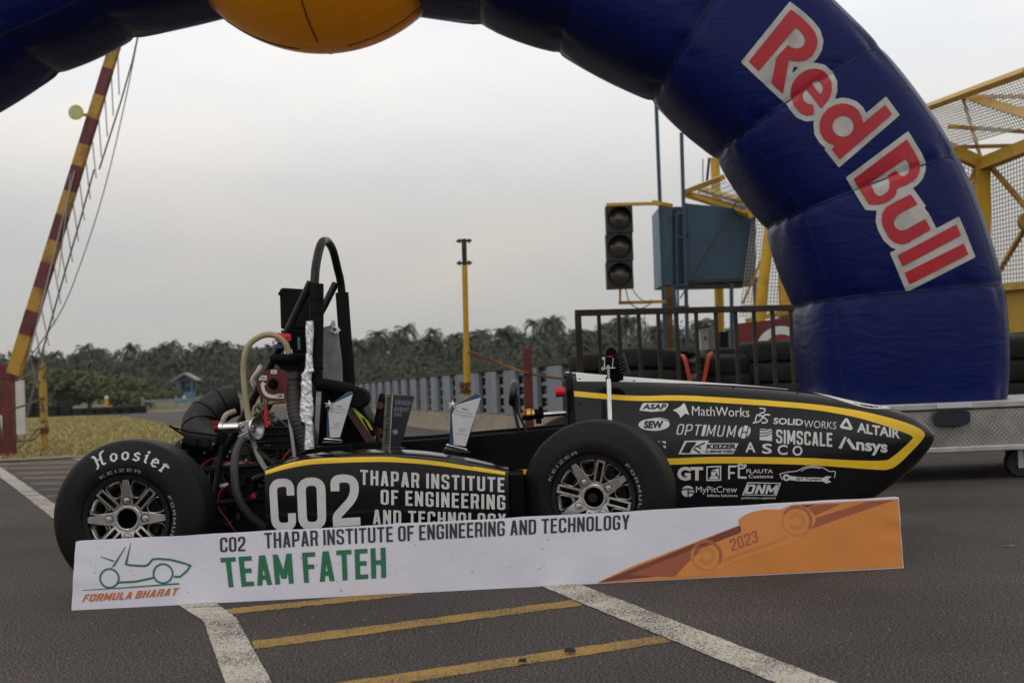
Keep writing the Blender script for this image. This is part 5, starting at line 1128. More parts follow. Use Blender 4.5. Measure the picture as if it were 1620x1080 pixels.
while s < Lb - .6:
    c = e0 + dr * s + nrm * .045
    for q in (0, 1):
        m = MB(); cc = c + dr * (.318 * q); rt = Matrix((dr, -nrm, Vector((0, 0, 1)))).transposed()
        m.box(cc + Vector((0, 0, (ZB + ZT - .01) / 2 - .0)), (.312, .012, ZT - ZB - .03 - rb_.uniform(0, .01)), rt); m.box(cc + dr * .15 - nrm * .02 + Vector((0, 0, (ZB + ZT) / 2 - .02)), (.008, .05, ZT - ZB - .05), rt)
        m.build('flat_post', mat('post_grey_%d' % ((k * 2 + q) % 3), [(.175, .205, .235), (.20, .225, .245), (.155, .18, .205)][(k * 2 + q) % 3], .5, .2, var=.15, vs=3, detail=8), barr)
    m = MB(); m.bar(c + dr * .3 - nrm * .06 + Vector((0, 0, ZB + .2)), c + dr * .5 - nrm * .06 + Vector((0, 0, ZB + .2)), .02, .02, up=(0, 0, 1)); 
    s += 1.05; k += 1
bk_ = MB(); rw = []
for off, z in ((.55, 0), (.34, .05), (.22, ZB), (-.3, ZB + .01), (-.6, 0)): rw.append([e0 + dr * (Lb * i / 20) + nrm * (off + .03 * math.sin(i * 1.7)) + Vector((0, 0, z)) for i in range(21)])
bk_.grid(rw); o = bk_.build('earth_bank', mat('dry_earth', (.15, .115, .08), .95, col2=(.24, .19, .14), vs=4, detail=8, bump=.5, bs=20)); structure(o)
# ---- yellow pole, red post, rope between ---------------------------
YPo = 12.2
p0 = W(741, 690, YPo); pole = empty('marker_pole', (p0.x, YPo, 0)); tag(pole, 'tall slim yellow pole with two small rusty crossbars at its tip', 'pole')
m = MB(); zt_ = W(735, 420, YPo).z; x1 = W(735, 420, YPo).x; m.tube([(p0.x, YPo, 0), (p0.x + (x1 - p0.x) * .5, YPo, zt_ * .55)], .034, 14); m.tube([(p0.x + (x1 - p0.x) * .5, YPo, zt_ * .55), (x1, YPo, zt_)], .027, 14); m.build('shaft', M_YST, pole)
m = MB(); zz = W(734, 378, YPo); m.tube([(x1, YPo, zt_ - .02), (zz.x, YPo, zz.z)], .024, 10); m.box(W(734, 381, YPo), (.15, .04, .018)); m.box(W(734.5, 416, YPo), (.15, .04, .018)); 
for u in (727, 742): m.box(W(u, 381, YPo), (.02, .02, .04)); m.box(W(u, 416, YPo), (.02, .02, .045))
m.build('crossbar', M_RUST, pole)
m = MB(); rr_ = random.Random(6)
for k in range(7):
    z = W(740, 606 + k * 2.6, YPo).z; m.tube([Vector((p0.x - .01 + (.042 + rr_.uniform(0, .016)) * math.cos(t_ * .52), YPo + .045 * math.sin(t_ * .52), z + rr_.uniform(-.012, .012))) for t_ in range(12)], .007, 6, closed=True)
m.build('wire_wrap', mat('rust_wire', (.10, .035, .015), .85), pole)
YRp = 12.0; p1 = W(838, 690, YRp); rp_ = empty('red_post', (p1.x, YRp, 0)); tag(rp_, 'short dark red square steel post standing in front of the crash barrier', 'post')
m = MB(); zt_ = W(834, 551, YRp).z; m.bar((p1.x, YRp, 0), (W(834, 551, YRp).x, YRp, zt_), .085, .08); m.build('shaft', M_REDST, rp_, bevel=.004)
m = MB(); m.tube([W(827, 557, YRp - .05), W(823, 559, YRp - .05)], .008, 6); m.build('hook', M_GALV, rp_)
m = MB(); m.tube(PX(smoothpath([(742, 556, YPo - .04), (775, 568, YPo - .04), (805, 580, YPo - .05), (830, 589, YRp - .06), (862, 595, YRp + .2), (900, 600, YRp + .6), (925, 601, YRp + .9)], 6)), .0125, 6); o = m.build('rusty_rope', mat('orange_rope', (.30, .12, .02), .8, col2=(.12, .05, .02), vs=14), None, base=W(835, 590, YRp)); tag(o, 'slack rusty orange rope running from the yellow pole past the red post', 'rope')
# ---- dark railing behind the nose ---------------------------------
ra = W(917, 495, 9.1); rz = ra.z; rail = empty('steel_railing', (W(1080, 520, 9.3).x, 9.3, 0)); tag(rail, 'dark brown steel railing with upright bars behind the nose of the car', 'railing')
rX = lambda u: W(u, 540, 9.1 + (u - 917) / 340 * .35); m = MB(); a = rX(912); b = rX(1275); zr = lambda u: W(u, 495 - (u - 917) * .0245, 9.1 + (u - 917) / 340 * .35).z
m.bar((a.x, a.y, zr(912)), (b.x, b.y, zr(1275)), .045, .045, up=(0, 1, 0)); m.build('top_rail', M_RUST, rail, bevel=.003); m = MB(); m.bar((a.x, a.y, .12), (b.x, b.y, .12), .04, .04); m.build('bottom_rail', M_RUST, rail)
for i, u in enumerate((916, 949, 980.5, 1012, 1043, 1072, 1103, 1134, 1165.5, 1194.5, 1224, 1253)):
    p = rX(u); m = MB(); w_ = .046 if i in (0,) else .027; m.box((p.x, p.y + .0, zr(u) / 2 - .012), (w_, w_, zr(u) - .024)); m.build('post' if i == 0 else 'upright_bar', M_RUST, rail)
# ---- tyres behind the railing -------------------------------------
tprof = [(-.09, .19), (-.095, .22), (-.09, .26), (-.07, .292), (-.04, .302), (.04, .302), (.07, .292), (.09, .26), (.095, .22), (.09, .19), (.07, .18), (-.07, .18)]
def scrap_tyre():
    m = MB(); m.lathe(tprof, (0, 0, 0), 'Z', 40, closed=True)
    for k in range(3): m.lathe([(-.03 + .03 * k, .3035), (-.024 + .03 * k, .3035)], (0, 0, 0), 'Z', 40)
    return m.build('stacked_tyre', mat('old_tyre', (.011, .0105, .010), .75, spec=.3, var=.4, vs=6, bump=.3, bs=50), None)
tproto = scrap_tyre(); first = True
def place_tyre(x, y, z, rx_, ry_, lab, sc=1.0):
    global first
    o = tproto if first else tproto.copy()
    if not first: COL.objects.link(o)
    first = False; o.location = (x, y, z); o.rotation_euler = (rx_, ry_, random.uniform(0, 3)); o.scale = (sc, sc, sc); tag(o, lab, 'tyre', 'old tyres piled behind the railing'); return o
YTy = 10.9; rt_ = random.Random(21)
cols = [((1222, 540), 'dark tyre in the tall stack under the red ring sign, ', 1.0), ((1290, 552), 'dark tyre in the stack half behind the arch leg, ', 1.0), ((1150, 556), 'dark tyre in the stack right of the orange straps, ', 1.0), ((1030, 552), 'dark tyre in the stack left of the orange straps, ', 1.0), ((950, 560), 'dark tyre in the stack at the left end of the railing, ', .92), ((1097, 556), 'dark tyre in the stack between the two orange straps, ', .8)]
words_ = ['topmost of the stack', 'second from the top', 'third from the top', 'fourth from the top', 'lowest of the stack']
for ci, ((u, v), lab, sc) in enumerate(cols):
    yy = YTy + (0, .25, .1, .0, .3, .55)[ci]; top = W(u, v, yy).z; n_ = 5; h = .178 * sc
    for k in range(n_):
        z = top - h * (k + .5) + .0
        if z < .06: break
        place_tyre(W(u, v, yy).x + rt_.uniform(-.02, .02), yy + rt_.uniform(-.02, .02), z, rt_.uniform(-.03, .03) + (.10 if ci == 2 and k == 0 else 0), rt_.uniform(-.03, .03) + ((-.09, 0, 0, .1, 0, 0)[ci] if k == 0 and ci in (3,) else 0) + (-.08 if ci == 2 and k < 2 else 0), lab + words_[k], sc)
for ci, (u, v, lab) in enumerate(((1612, 533, 'dark tyre in the pile right of the arch leg, '), )):
    top = W(u, v, 9.6).z
    for k in range(5):
        z = top - .17 * (k + .5)
        if z < .05: break
        place_tyre(W(u + 20, v, 9.6).x, 9.6, z, 0, 0, lab + words_[k])
for lab, pts in (('left of two bright orange straps hanging over the tyres', [(1078, 560, YTy - .28), (1083, 566, YTy - .33), (1088, 585, YTy - .34), (1093, 606, YTy - .34)]), ('right of two bright orange straps hanging over the tyres', [(1126, 556, YTy - .3), (1121, 564, YTy - .33), (1117, 585, YTy - .33), (1112, 608, YTy - .33)])):
    m = MB(); P = PX(smoothpath(pts, 4)); m.grid([[p + Vector((-.017, 0, 0)) for p in P], [p + Vector((.017, 0, 0)) for p in P], [p + Vector((.017, .006, 0)) for p in P], [p + Vector((-.017, .006, 0)) for p in P]], cv=True); o = m.build('orange_strap', mat('orange_webbing', (.45, .045, .012), .6), None, base=P[0]); tag(o, lab, 'strap', 'orange straps over the tyres')
# ---- traffic light and blue cabin ---------------------------------
YL = 14.6; lp = W(980, 455, YL); tl_ = empty('traffic_light', (lp.x, YL, lp.z)); tag(tl_, 'unlit black traffic light with three separate square lamp boxes on yellow arms', 'traffic light')
M_TLB = mat('lamp_box_black', (.012, .012, .011), .55); 
for k, v in enumerate((346.5, 391, 435)):
    c = W(980 + k * .4, v, YL); m = MB(); s_ = .155; ring = []; hole = []
    for i in range(32):
        a_ = 2 * math.pi * i / 32; q = max(abs(math.cos(a_)), abs(math.sin(a_))); ring.append(c + Vector((s_ * math.cos(a_) / q, 0, s_ * math.sin(a_) / q))); hole.append(c + Vector((.138 * math.cos(a_), 0, .138 * math.sin(a_))))
    bk2 = [p + Vector((0, .16, 0)) for p in ring]; hin = [p + Vector((0, .035, 0)) for p in hole]
    m.grid([bk2, ring, hole, hin], cu=True); m.add(bk2, [tuple(range(32))]); lb = m.build('lamp_box', M_TLB, tl_, smooth=30)
    m = MB(); m.lathe([(.04, .138), (.03, .12), (-.005, .07), (-.015, .0)], c, 'Y', 32); m.build('lens', mat('dark_lens', (.045, .040, .034), .28, coat=.3), lb)
    m = MB(); m.grid([[c + Vector((.142 * math.cos(R(a_)), y, .142 * math.sin(R(a_)))) for a_ in range(20, 161, 10)] for y in (0, -.09)]); o = m.build('visor', M_TLB, lb); sd_ = o.modifiers.new('t', 'SOLIDIFY'); sd_.thickness = .004
    if k < 2: m = MB(); m.box(W(980, v + 22.3, YL + .08), (.04, .05, .03)); m.build('coupling', M_TLB, tl_)
YB2 = 15.3
m = MB(); m.bar(W(960, 324, YL + .08), W(1036, 322, YL + .3), .035, .035); m.bar(W(1034, 320, YL + .3), W(1062, 326, YB2), .045, .045); m.prism(PX([(1030, 322, YL + .26), (1037, 317, YL + .26), (1044, 320, YL + .26), (1044, 326, YL + .26)]), (0, .05, 0)); m.build('top_arm', M_YST, tl_)
m = MB(); m.bar(W(981, 455, YL + .08), W(981, 480, YL + .08), .025, .025); m.bar(W(980, 479, YL + .08), W(1052, 477, YB2 - .2), .035, .035); m.build('bottom_arm', M_RYEL, tl_)
m = MB(); m.tube(PX(smoothpath([(990, 457, YL + .06), (996, 478, YL + .05), (1012, 488, YL + .05), (1030, 480, YL + .1)], 5)), .006, 6); m.tube(PX(smoothpath([(1000, 456, YL + .06), (1010, 470, YL + .05), (1024, 478, YL + .1), (1032, 474, YL + .1)], 5)), .005, 6); m.tube(PX([(1020, 486, YL + .1), (1021, 560, YL + .1)]), .004, 5); m.build('lamp_cable', M_BLK, tl_)
cb_ = W(1120, 560, YB2); cab = empty('raised_cabin', (cb_.x, YB2, 0)); tag(cab, 'weathered blue steel cabin raised on posts beside the traffic light', 'cabin')
m = MB(); F = PX([(1083, 321, YB2), (1196, 333, YB2), (1196, 446, YB2), (1083, 449, YB2)]); m.prism(F, (0, 1.0, 0)); m.build('front_panel', M_BST, cab, bevel=.01)
m = MB(); m.prism(PX([(1044, 326, YB2 + .02), (1064, 325, YB2 + .1), (1065, 450, YB2 + .1), (1048, 450, YB2 + .02)]), (0, .9, 0)); m.build('side_panel', mat('pale_blue_steel', (.09, .165, .225), .5, var=.2, vs=4), cab)
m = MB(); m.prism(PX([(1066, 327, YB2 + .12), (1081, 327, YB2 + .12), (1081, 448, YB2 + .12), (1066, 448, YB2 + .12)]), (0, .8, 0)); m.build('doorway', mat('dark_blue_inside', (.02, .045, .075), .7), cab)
m = MB(); m.box(W(1139, 448, YB2 + .4), (.95, .9, .04)); rq = random.Random(3)
for k in range(34):
    u = 1084 + k * 3.2; m.box(W(u, 448 - (u - 1083) * .02, YB2 - .004), (.03, .012, rq.uniform(.015, .05)))
m.build('rusted_floor_edge', M_RUST, cab)
for u0, v0, u1, v1 in ((1038, 160, 1053, 558), (1078, 210, 1088, 556), (1157, 448, 1158, 560), (1194, 440, 1196, 560), (1066, 452, 1072, 556)):
    m = MB(); m.bar(W(u0, v0, YB2 - .03), W(u1, v1, YB2 - .03), .042, .042); q = W(u1, v1, YB2 - .03); m.bar(q, (q.x + .05, q.y, 0), .042, .042); m.build('corner_post', M_BST, cab)
m = MB(); m.tube(PX(smoothpath([(1080, 338, YB2 - .06), (1074, 338, YB2 - .06), (1071, 344, YB2 - .06), (1071, 400, YB2 - .06), (1073, 486, YB2 - .06)], 5)), .014, 8); m.tube(PX([(1066, 452, YB2 - .05), (1090, 450, YB2 - .05)]), .012, 8); m.tube(PX([(1066, 486, YB2 - .05), (1090, 484, YB2 - .05)]), .012, 8); m.tube(PX([(1070, 523, YB2 - .05), (1088, 523, YB2 - .05)]), .01, 8); m.tube(PX([(1071, 375, YB2 - .05), (1082, 375, YB2 - .05)]), .012, 8); m.build('ladder', M_BST, cab)
m = MB(); m.tube(PX([(1170, 310, YB2 - .1), (1076, 472, YB2 - .1)]), .008, 6); m.build('power_cable', M_BLK, cab)
m = MB(); m.box(W(1086, 371, YB2 - .01), (.05, .02, .05)); m.box(W(1192, 365, YB2 - .01), (.05, .02, .04)); m.build('hinge', M_DARK, cab)
m = MB(); m.prism(PX([(1053, 452, YB2 + .1), (1065, 452, YB2 + .1), (1063, 560, YB2 + .1), (1055, 560, YB2 + .1)]), (0, .06, 0)); m.box(W(1060, 481, YB2 + .05), (.07, .05, .1)); m.build('rusted_stanchion', mat('rust_orange', (.20, .085, .02), .8, var=.4, vs=5), cab)
# ---- yellow mesh cage ----------------------------------------------
YK = 14.0
kg = empty('mesh_cage', (W(1560, 600, YK).x, YK, 0)); tag(kg, 'yellow steel framed cage of wire mesh rising behind the blue arch leg', 'mesh cage')
YK2 = 17.0
def cyl(pts, r, name, m_=M_YST):
    m = MB(); m.tube(PX(pts), r, 14); return m.build(name, m_, kg)
def beam(pts, w, name, m_=M_YST, d_=None):
    m = MB(); P = PX(pts)
    for i in range(len(P) - 1): m.bar(P[i], P[i + 1], w, d_ or w)
    return m.build(name, m_, kg)
cyl([(1131, 250, YK2), (1138, 480, YK2), (1140, 590, YK2)], .062, 'round_column')
cyl([(1222, 330, YK), (1207, 450, YK), (1192, 600, YK)], .062, 'round_column')
beam([(1553, 258, YK), (1553, 470, YK), (1553, 600, YK)], .15, 'square_column')
beam([(1240, 322, YK + 1), (1240, 620, YK + 1)], .10, 'square_column')
beam([(1462, 172, YK2), (1625, 113, YK - 1.5), (1960, -8, YK - 4)], .075, 'roof_edge_beam'); beam([(1185, 337, YK + 1), (1498, 234, YK), (1553, 260, YK), (1640, 226, YK - 1.2), (1930, 112, YK - 3.6)], .13, 'roof_beam'); beam([(1527, 151, YK2 - 1.5), (1640, 186, YK - 1.6), (1780, 232, YK - 2.4)], .09, 'roof_beam')
beam([(1930, 112, YK - 3.6), (1930, 470, YK - 3.6), (1930, 640, YK - 3.6)], .15, 'square_column'); p_ = W(1553, 600, YK); m = MB(); m.bar(p_, (p_.x, p_.y, 0), .15); m.build('square_column', M_YST, kg)
beam([(1082, 304, YK2), (1143, 281, YK + .6)], .06, 'roof_edge_beam'); beam([(1083, 306, YK2), (1185, 337, YK + 1)], .075, 'roof_beam'); beam([(1105, 298, YK2 - .4), (1175, 318, YK + 1)], .055, 'roof_beam'); beam([(1118, 290, YK2 - .6), (1122, 250, YK2 - .6)], .03, 'brace_rod', M_DARK); beam([(1112, 297, YK2 - .5), (1112, 252, YK2 - .5)], .012, 'brace_rod', M_DARK)
for pts, w in (([(1522, 151, YK2 - 1.4), (1551, 248, YK + .1)], .03), ([(1566, 262, YK), (1640, 348, YK - .9), (1760, 480, YK - 2)], .045), ([(1578, 434, YK), (1640, 330, YK - .9), (1760, 190, YK - 2)], .045), ([(1500, 200, YK), (1640, 210, YK), (1850, 222, YK - 1.5)], .04), ([(1530, 153, YK2 - 1.4), (1640, 153, YK2 - 2), (1850, 150, YK2 - 4)], .04), ([(1546, 264, YK), (1520, 310, YK)], .035), ([(1500, 233, YK + .3), (1640, 230, YK + .3), (1700, 228, YK - .5)], .04), ([(1232, 452, YK + 1), (1268, 500, YK + 1)], .035), ([(1213, 455, YK + 1), (1196, 478, YK + 1)], .03), ([(1205, 410, YK + .9), (1175, 480, YK + .9)], .025)):
    beam(pts, w, 'brace_rod', M_RYEL)
m = MB(); m.lathe([(-.04, 0), (-.04, .1), (.04, .1), (.04, 0)], W(1626, 350, YK - .8), 'Y', 20); m.build('gusset_disc', M_RYEL, kg)
def mesh_panel(quad, nu, nv, r=.0075):
    m = MB(); a, b, c, e = PX(quad)
    for i in range(nu + 1): m.bar(a.lerp(b, i / nu), e.lerp(c, i / nu), r, r)
    for j in range(nv + 1): m.bar(a.lerp(e, j / nv), b.lerp(c, j / nv), r, r)
    return m.build('mesh_panel', mat('galv_mesh', (.36, .33, .27), .5, .4), kg, smooth=0)
mesh_panel([(1566, 262, YK + .05), (1925, 114, YK - 3.5), (1925, 430, YK - 3.5), (1572, 456, YK + .05)], 60, 30); mesh_panel([(1510, 242, YK + .1), (1548, 262, YK + .05), (1550, 450, YK + .05), (1510, 450, YK + .1)], 7, 28)
mesh_panel([(1466, 173, YK2), (1950, -4, YK - 3.9), (1930, 112, YK - 3.6), (1500, 236, YK)], 90, 16, .009); mesh_panel([(1190, 350, YK + 1.1), (1275, 350, YK + 1.1), (1275, 500, YK + 1.1), (1170, 500, YK + 1.1)], 20, 26); mesh_panel([(1090, 304, YK2), (1143, 282, YK + .7), (1190, 330, YK + 1), (1180, 334, YK + 1)], 14, 8, .006)
m = MB(); m.prism(PX([(1560, 460, YK - .1), (1930, 426, YK - 3.5), (1930, 496, YK - 3.5), (1560, 530, YK - .1)]), (0, .06, 0)); m.build('kick_panel', mat('yellow_sheet', (.42, .25, .015), .55, var=.12, vs=2), kg); m = MB(); m.bar(W(1560, 458, YK - .15), W(1930, 424, YK - 3.55), .07, .07); m.build('panel_rail', M_RYEL, kg)
m = MB(); m.bar(W(1180, 508, YK + .9), W(1270, 488, YK + .9), .06, .06); m.build('panel_rail', M_RYEL, kg)
# red board with the white ring
YS = 13.4; sb_ = W(1220, 540, YS); rbd = empty('red_board', (sb_.x, YS, 0)); tag(rbd, 'dark red board with a white ring behind the tyres and railing', 'sign board')
m = MB(); m.prism(PX([(1164, 512, YS), (1290, 498, YS), (1290, 610, YS), (1164, 610, YS)]), (0, .06, 0)); rbo = m.build('panel', mat('dark_red_sheet', (.115, .012, .012), .55, var=.25, vs=2), rbd)
d = Decal(); d.add(ribbon(arc((1236, 556), 34, 0, 180, 30), 13)); d.build('white_ring', M_WHV, rbo, cam_proj(m.bvh()), 12, .002); d = Decal(); d.add([arc((1236, 556), 26, 0, 180, 20)]); d.build('ring_centre', mat('bright_red_sheet', (.22, .015, .012), .5), rbo, cam_proj(m.bvh()), 12, .002)
for u in (1175, 1280):
    m = MB(); p = W(u, 600, YS + .1); m.box((p.x, YS + .1, .5), (.06, .06, 1.0)); m.build('leg', M_RUST, rbd)
# white cabinet
YCb = 16.5; c0 = W(1119, 560, YCb); wc = empty('electric_cabinet', (c0.x, YCb, 0)); tag(wc, 'white electric cabinet seen through the railing below the blue cabin', 'cabinet')
zt_ = W(1120, 523, YCb).z; m = MB(); xa_, xb_ = W(1106, 560, YCb).x, W(1119, 560, YCb).x; m.box(((xa_ + xb_) / 2, YCb, zt_ / 2), (xb_ - xa_, .3, zt_)); m.box(((xa_ + xb_) / 2, YCb, zt_ + .01), (xb_ - xa_ + .04, .34, .02)); m.build('body', mat('cabinet_white', (.48, .48, .47), .5), wc, bevel=.006)
xc_ = W(1136, 560, YCb).x; m = MB(); m.box(((xb_ + xc_) / 2 + .004, YCb + .05, zt_ / 2), (xc_ - xb_ - .008, .3, zt_ - .03)); m.build('side_unit', mat('cabinet_grey', (.30, .29, .29), .5), wc, bevel=.006); m = MB(); m.box(W(1116, 535, YCb - .16), (.02, .02, .05)); m.build('handle', M_BLK, wc)
m = MB(); m.box(W(1144, 540, YCb + .1), (.11, .2, .25)); m.build('dark_box', M_DARK, wc)
# ---- far left: blue hut, bollard, tyre wall, guard rail ------------
YH = 118; zz0 = .12; hut = empty('watch_hut', (W(296, 640, YH).x, YH, zz0)); tag(hut, 'small blue hut with a grey gable roof at the edge of the palm trees', 'hut')
a, b, tz, bz = W(283.5, 620, YH), W(307.5, 620, YH), W(296, 603, YH).z, zz0
m = MB(); m.box(((a.x + b.x) / 2, YH, bz + (tz - bz) * .28), (b.x - a.x, 1.4, (tz - bz) * .56)); m.build('lower_wall', mat('hut_blue', (.06, .16, .27), .6, var=.15, vs=1), hut)
m = MB(); wd_ = b.x - a.x
for x in (a.x + .07, b.x - .07): m.box((x, YH - .6, (tz + bz) / 2), (.14, .14, tz - bz)); m.box((x, YH + .6, (tz + bz) / 2), (.14, .14, tz - bz))
m.build('corner_post', mat('hut_blue', (0, 0, 0)), hut); m = MB(); m.box(((a.x + b.x) / 2, YH + .55, bz + (tz - bz) * .78), (wd_ - .2, .06, (tz - bz) * .44)); m.build('back_wall', mat('hut_dark', (.03, .04, .045), .8), hut); m = MB(); m.box((W(294, 608, YH).x, YH + .45, W(294, 608, YH).z), (.42, .04, .36)); m.build('window', mat('hut_window', (.12, .25, .38), .4), hut)
rfz = W(296, 592, YH).z; lx, rx_ = W(276, 602, YH).x, W(315, 601, YH).x; mx = (lx + rx_) / 2; m = MB(); ez = W(296, 603, YH).z
m.prism([Vector((lx, YH - 1, ez)), Vector((mx, YH - 1, rfz)), Vector((rx_, YH - 1, ez)), Vector((rx_, YH - 1, ez + .14)), Vector((mx, YH - 1, rfz + .16)), Vector((lx, YH - 1, ez + .14))], (0, 2, 0)); m.prism([Vector((lx + .3, YH - .7, ez)), Vector((mx, YH - .7, rfz - .05)), Vector((rx_ - .3, YH - .7, ez))], (0, .05, 0), 1); m.build('roof', [mat('roof_grey', (.22, .22, .23), .6), mat('hut_dark', (0, 0, 0))], hut)
m = MB(); m.box((W(294, 627, YH).x, YH - .71, W(294, 627, YH).z), (.28, .02, .3)); m.build('notice', M_WHV, hut)
YBo = 75; m = MB(); p = G(169, 655); m.tube([(W(169, 650, YBo).x, YBo, 0), (W(169, 650, YBo).x, YBo, W(169, 630, YBo).z)], .11, 12, mi=0); m.lathe([(0, .13), (.1, .11), (.16, 0)], (W(169, 650, YBo).x, YBo, W(169, 630, YBo).z), 'Z', 12, 1); o = m.build('bollard', [M_YST, M_WHV], None, base=(W(169, 650, YBo).x, YBo, 0)); tag(o, 'far yellow bollard with a white cap behind the black tyre wall', 'bollard')
YW_ = 66; m = MB(); rq = random.Random(12); x = W(52, 655, YW_).x; xe = W(232, 650, YW_).x
while x < xe:
    h_ = rq.randint(3, 4) if x < xe - 4 else 2
    for k in range(h_): m.lathe([(-.1, .2), (-.1, .3), (-.06, .34), (.06, .34), (.1, .3), (.1, .2)], (x, YW_ + rq.uniform(-.05, .05) + (x + 20) * .1, .11 + k * .19), 'Z', 14)
    x += .62
o = m.build('tyre_wall', mat('old_tyre', (0, 0, 0))); o['kind'] = 'stuff'; tag(o, 'long low black tyre wall along the far side of the track')
m = MB(); a, b = W(225, 648, 80), W(330, 638, 90); 
for z in (.62,): m.bar((a.x, 80, z), (b.x + 10, 92, z + .1), .15, .08, up=(0, 1, 0))
gr_ = empty('guard_rail', ((a.x + b.x) / 2, 86, 0)); tag(gr_, 'low grey guard rail in the distance in front of the blue hut', 'guard rail'); m.build('rail', M_GALV, gr_)
for k in range(8):
    p = Vector((a.x, 80, 0)).lerp(Vector((b.x + 10, 92, .1)), k / 7); m = MB(); m.box((p.x, p.y + .1, .45), (.12, .1, .9)); m.build('post', M_GALV, gr_)
# ---- vegetation ------------------------------------------------------
def leafmat(name, c1, c2):
    return mat(name, c1, .6, col2=c2, vs=.35, detail=4, spec=.3)
M_FR = [leafmat('palm_green', (.027, .038, .017), (.062, .074, .036)), leafmat('palm_olive', (.036, .044, .018), (.07, .076, .035)), leafmat('palm_dark', (.017, .027, .013), (.042, .053, .026))]
M_TRK = mat('palm_trunk', (.10, .085, .07), .9, var=.3, vs=2)
def palm_crown(seed, nf=26, Lf=3.0, mats=(0, 0, 1)):
    q = random.Random(seed); m = MB()
    for k in range(nf):
        az = 6.283 * k / nf * 2.4 + q.uniform(-.25, .25); up_ = q.uniform(-.45, 1.2); Lk = Lf * q.uniform(.8, 1.1) * (1 - .12 * max(0, up_)); p = Vector((0, 0, 0)); ang = up_; steps = 10; hd = Vector((math.cos(az), math.sin(az), 0)); sidev = Vector((-math.sin(az), math.cos(az), 0)); mi = q.choice(mats) if up_ > 0 else q.choice((mats[0], 2, 2))
        for s in range(steps):
            dv = hd * math.cos(ang) + Vector((0, 0, 1)) * math.sin(ang); p2 = p + dv * (Lk / steps)
            t = s / steps; ll = .56 * math.sin(math.pi * min(1, .2 + t * .82)) + .06
            for sg in (-1, 1):
                for h in (0, .5):
                    b = p.lerp(p2, h); tip = b + sidev * sg * ll * q.uniform(.75, 1.1) + dv * ll * .75 - Vector((0, 0, ll * q.uniform(.15, .5))); m.add([b - dv * .05, b + dv * .11, tip], [(0, 1, 2)], mi)
            m.add([p - sidev * .04, p + sidev * .04, p2 + sidev * .03, p2 - sidev * .03], [(0, 1, 2, 3)], mi)
            p = p2; ang -= .15 + .14 * t
    return m
protos = []
for sd_ in range(4):
    root = empty('coconut_palm'); H_ = (7.5, 8.5, 6.5, 9.2)[sd_]; bend = (.4, -.5, .2, -.2)[sd_]
    m = MB(); m.tube([(0, 0, -.5), (bend * .3, 0, H_ * .4), (bend, 0, H_)], .16, 8, radii=[.22, .16, .13]); m.build('trunk', M_TRK, root)
    cm = palm_crown(40 + sd_, mats=((0, 0, 1), (1, 1, 0), (2, 0, 2), (0, 2, 0))[sd_]); cm.v = [v + Vector((bend, 0, H_)) for v in cm.v]; cm.build('crown', M_FR, root, smooth=0, fixn=False); protos.append(root)
def ground_z(y):
    ys = (82, 120, 150, 190, 262); zs = (.02, .4, .7, 2, 5.2)
    for i in range(4):
        if ys[i] <= y <= ys[i + 1]: return zs[i] + (zs[i + 1] - zs[i]) * (y - ys[i]) / (ys[i + 1] - ys[i])
    return 0
qv = random.Random(77); used = [False] * 4; npalm = 0
PL = 'tall coconut palm in the plantation along the skyline'
for i in range(295):
    low = i >= 165; tt = ((i % 165 if not low else (i - 165) * 1.27) + qv.random()) / 165; y = (150 + 100 * qv.random()) if not low else 126 + 60 * qv.random(); u = -40 + tt * 1400 + qv.uniform(-20, 20)
    if u < 560 and y < 150: y += 25
    x = (u - 810) / 2000 * y; k = qv.randrange(4); rt0 = protos[k]; o = rt0 if not used[k] else copy_tree(rt0); used[k] = True
    s = qv.uniform(.66, .99) * (.97 if u > 560 else .84); o.location = (x, y, ground_z(y) - qv.uniform(0, 1.2) - (qv.uniform(2.5, 5.5) if low else 0)); o.rotation_euler = (0, 0, qv.uniform(0, 6.28)); o.scale = (s, s, s); tag(o, PL, 'palm tree', 'coconut palms of the plantation along the skyline')
# undergrowth beneath the palms: one leafy mass
def leaf_cloud(m, c, rad, n, size, q, mis):
    lob = [(Vector((q.uniform(-.7, .7) * rad[0], q.uniform(-.7, .7) * rad[1], q.uniform(-.3, .75) * rad[2])), q.uniform(.3, .55)) for _ in range(9)]
    for _ in range(n):
        lc, lr = q.choice(lob); d_ = Vector((q.gauss(0, 1), q.gauss(0, 1), q.gauss(0, 1))); d_.normalize(); rr = q.uniform(.55, 1.05) * lr
        p = Vector(c) + lc + Vector((d_.x * rad[0] * rr, d_.y * rad[1] * rr, d_.z * rad[2] * rr)); 
        if p.z < c[2] - rad[2]: continue
        a_ = Vector((q.gauss(0, 1), q.gauss(0, 1), q.gauss(0, 1))).normalized(); b_ = a_.orthogonal().normalized(); s = size * q.uniform(.6, 1.3); m.add([p - a_ * s, p + b_ * s * .5, p + a_ * s, p - b_ * s * .5], [(0, 1, 2, 3)], q.choice(mis))
ug = MB(); q = random.Random(31)
for i in range(300):
    y = q.uniform(125, 200) if i % 2 else q.uniform(215, 262); u = -60 + i * 6.2; leaf_cloud(ug, ((u - 810) / 2000 * y, y, ground_z(y) + (1.2 if i % 2 else 2.6)), (q.uniform(3, 6), 3, q.uniform(1.6, 3.2) if i % 2 else q.uniform(3, 4.2)), 260, .26 if i % 2 else .45, q, (0, 2, 2))
o = ug.build('undergrowth', M_FR, smooth=0, fixn=False); o['kind'] = 'stuff'; tag(o, 'dark green undergrowth between the palm trunks')
M_BUSH = [leafmat('bush_green', (.05, .075, .024), (.095, .12, .04)), leafmat('bush_olive', (.08, .09, .03), (.12, .125, .05)), leafmat('bush_dark', (.035, .052, .02), (.06, .075, .03))]
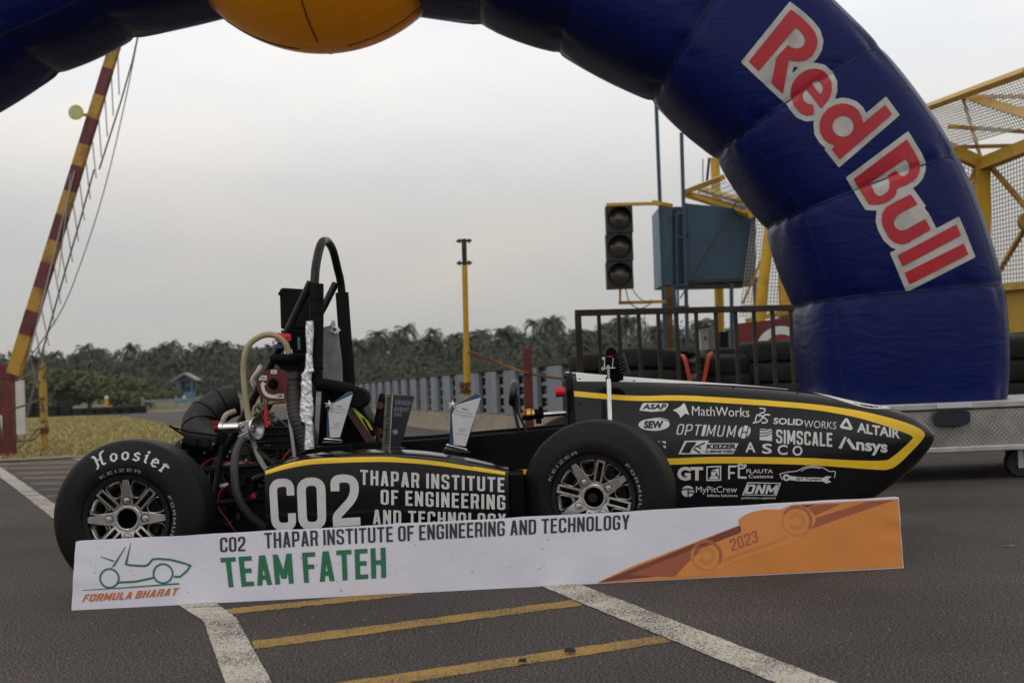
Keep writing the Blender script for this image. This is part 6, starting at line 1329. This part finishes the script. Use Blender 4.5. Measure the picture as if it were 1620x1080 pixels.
def bush(name, lab, cat, c, rad, n, size, seed, trunk=True):
    root = empty(name, (c[0], c[1], 0)); tag(root, lab, cat); q = random.Random(seed); m = MB(); leaf_cloud(m, c, rad, n, size, q, (0, 0, 1, 2)); m.build('crown', M_BUSH, root, smooth=0, fixn=False)
    if trunk:
        m = MB(); m.tube([(c[0], c[1], 0), (c[0] + .2, c[1], c[2])], .14, 8, radii=[.2, .1])
        for k in range(4): m.tube([(c[0] + .1, c[1], c[2] * .5), (c[0] + math.cos(k * 1.6) * rad[0] * .6, c[1] + math.sin(k * 1.6) * rad[1] * .5, c[2] + rad[2] * .4)], .06, 6)
        m.build('trunk', M_TRK, root)
yb_ = 92
bush('broad_tree', 'broad round green tree at the left, in front of the palm trees', 'tree', (W(140, 618, yb_).x, yb_, 1.5), (3.3, 2.6, 1.6), 4200, .2, 1)
bush('broad_tree', 'smaller bushy green tree just right of the broad round tree', 'tree', (W(196, 622, 98).x, 98, 1.3), (2.3, 2.0, 1.5), 2400, .19, 2)
bush('shrub', 'low bright green shrub mound left of the blue hut', 'shrub', (W(212, 640, 88).x, 88, .6), (2.6, 1.6, .75), 1800, .15, 3, False)
bush('shrub', 'small dark shrub at the foot of the blue hut', 'shrub', (W(268, 636, 112).x, 112, .9), (1.3, 1, .7), 700, .16, 4, False)
bush('shrub', 'green bush at the far left edge behind the white board', 'shrub', (W(20, 640, 70).x, 70, .9), (2.8, 1.8, 1.3), 1800, .17, 5, False)
# ================================================================== the air
hb_ = MB(); hb_.box((0, 180, 24), (940, 560, 50)); hz_o = hb_.build('haze', bpy.data.materials.new('haze_air'), smooth=0)
hm_ = hz_o.data.materials[0]; hm_.use_nodes = True; n = hm_.node_tree.nodes; l = hm_.node_tree.links
n.remove(n['Principled BSDF']); pv = n.new('ShaderNodeVolumePrincipled'); pv.inputs['Density'].default_value = .00025; pv.inputs['Color'].default_value = (.86, .88, .9, 1); pv.inputs['Anisotropy'].default_value = .2
l.new(pv.outputs['Volume'], n['Material Output'].inputs['Volume']); hz_o['kind'] = 'stuff'; tag(hz_o, 'thin pale haze over the whole circuit')
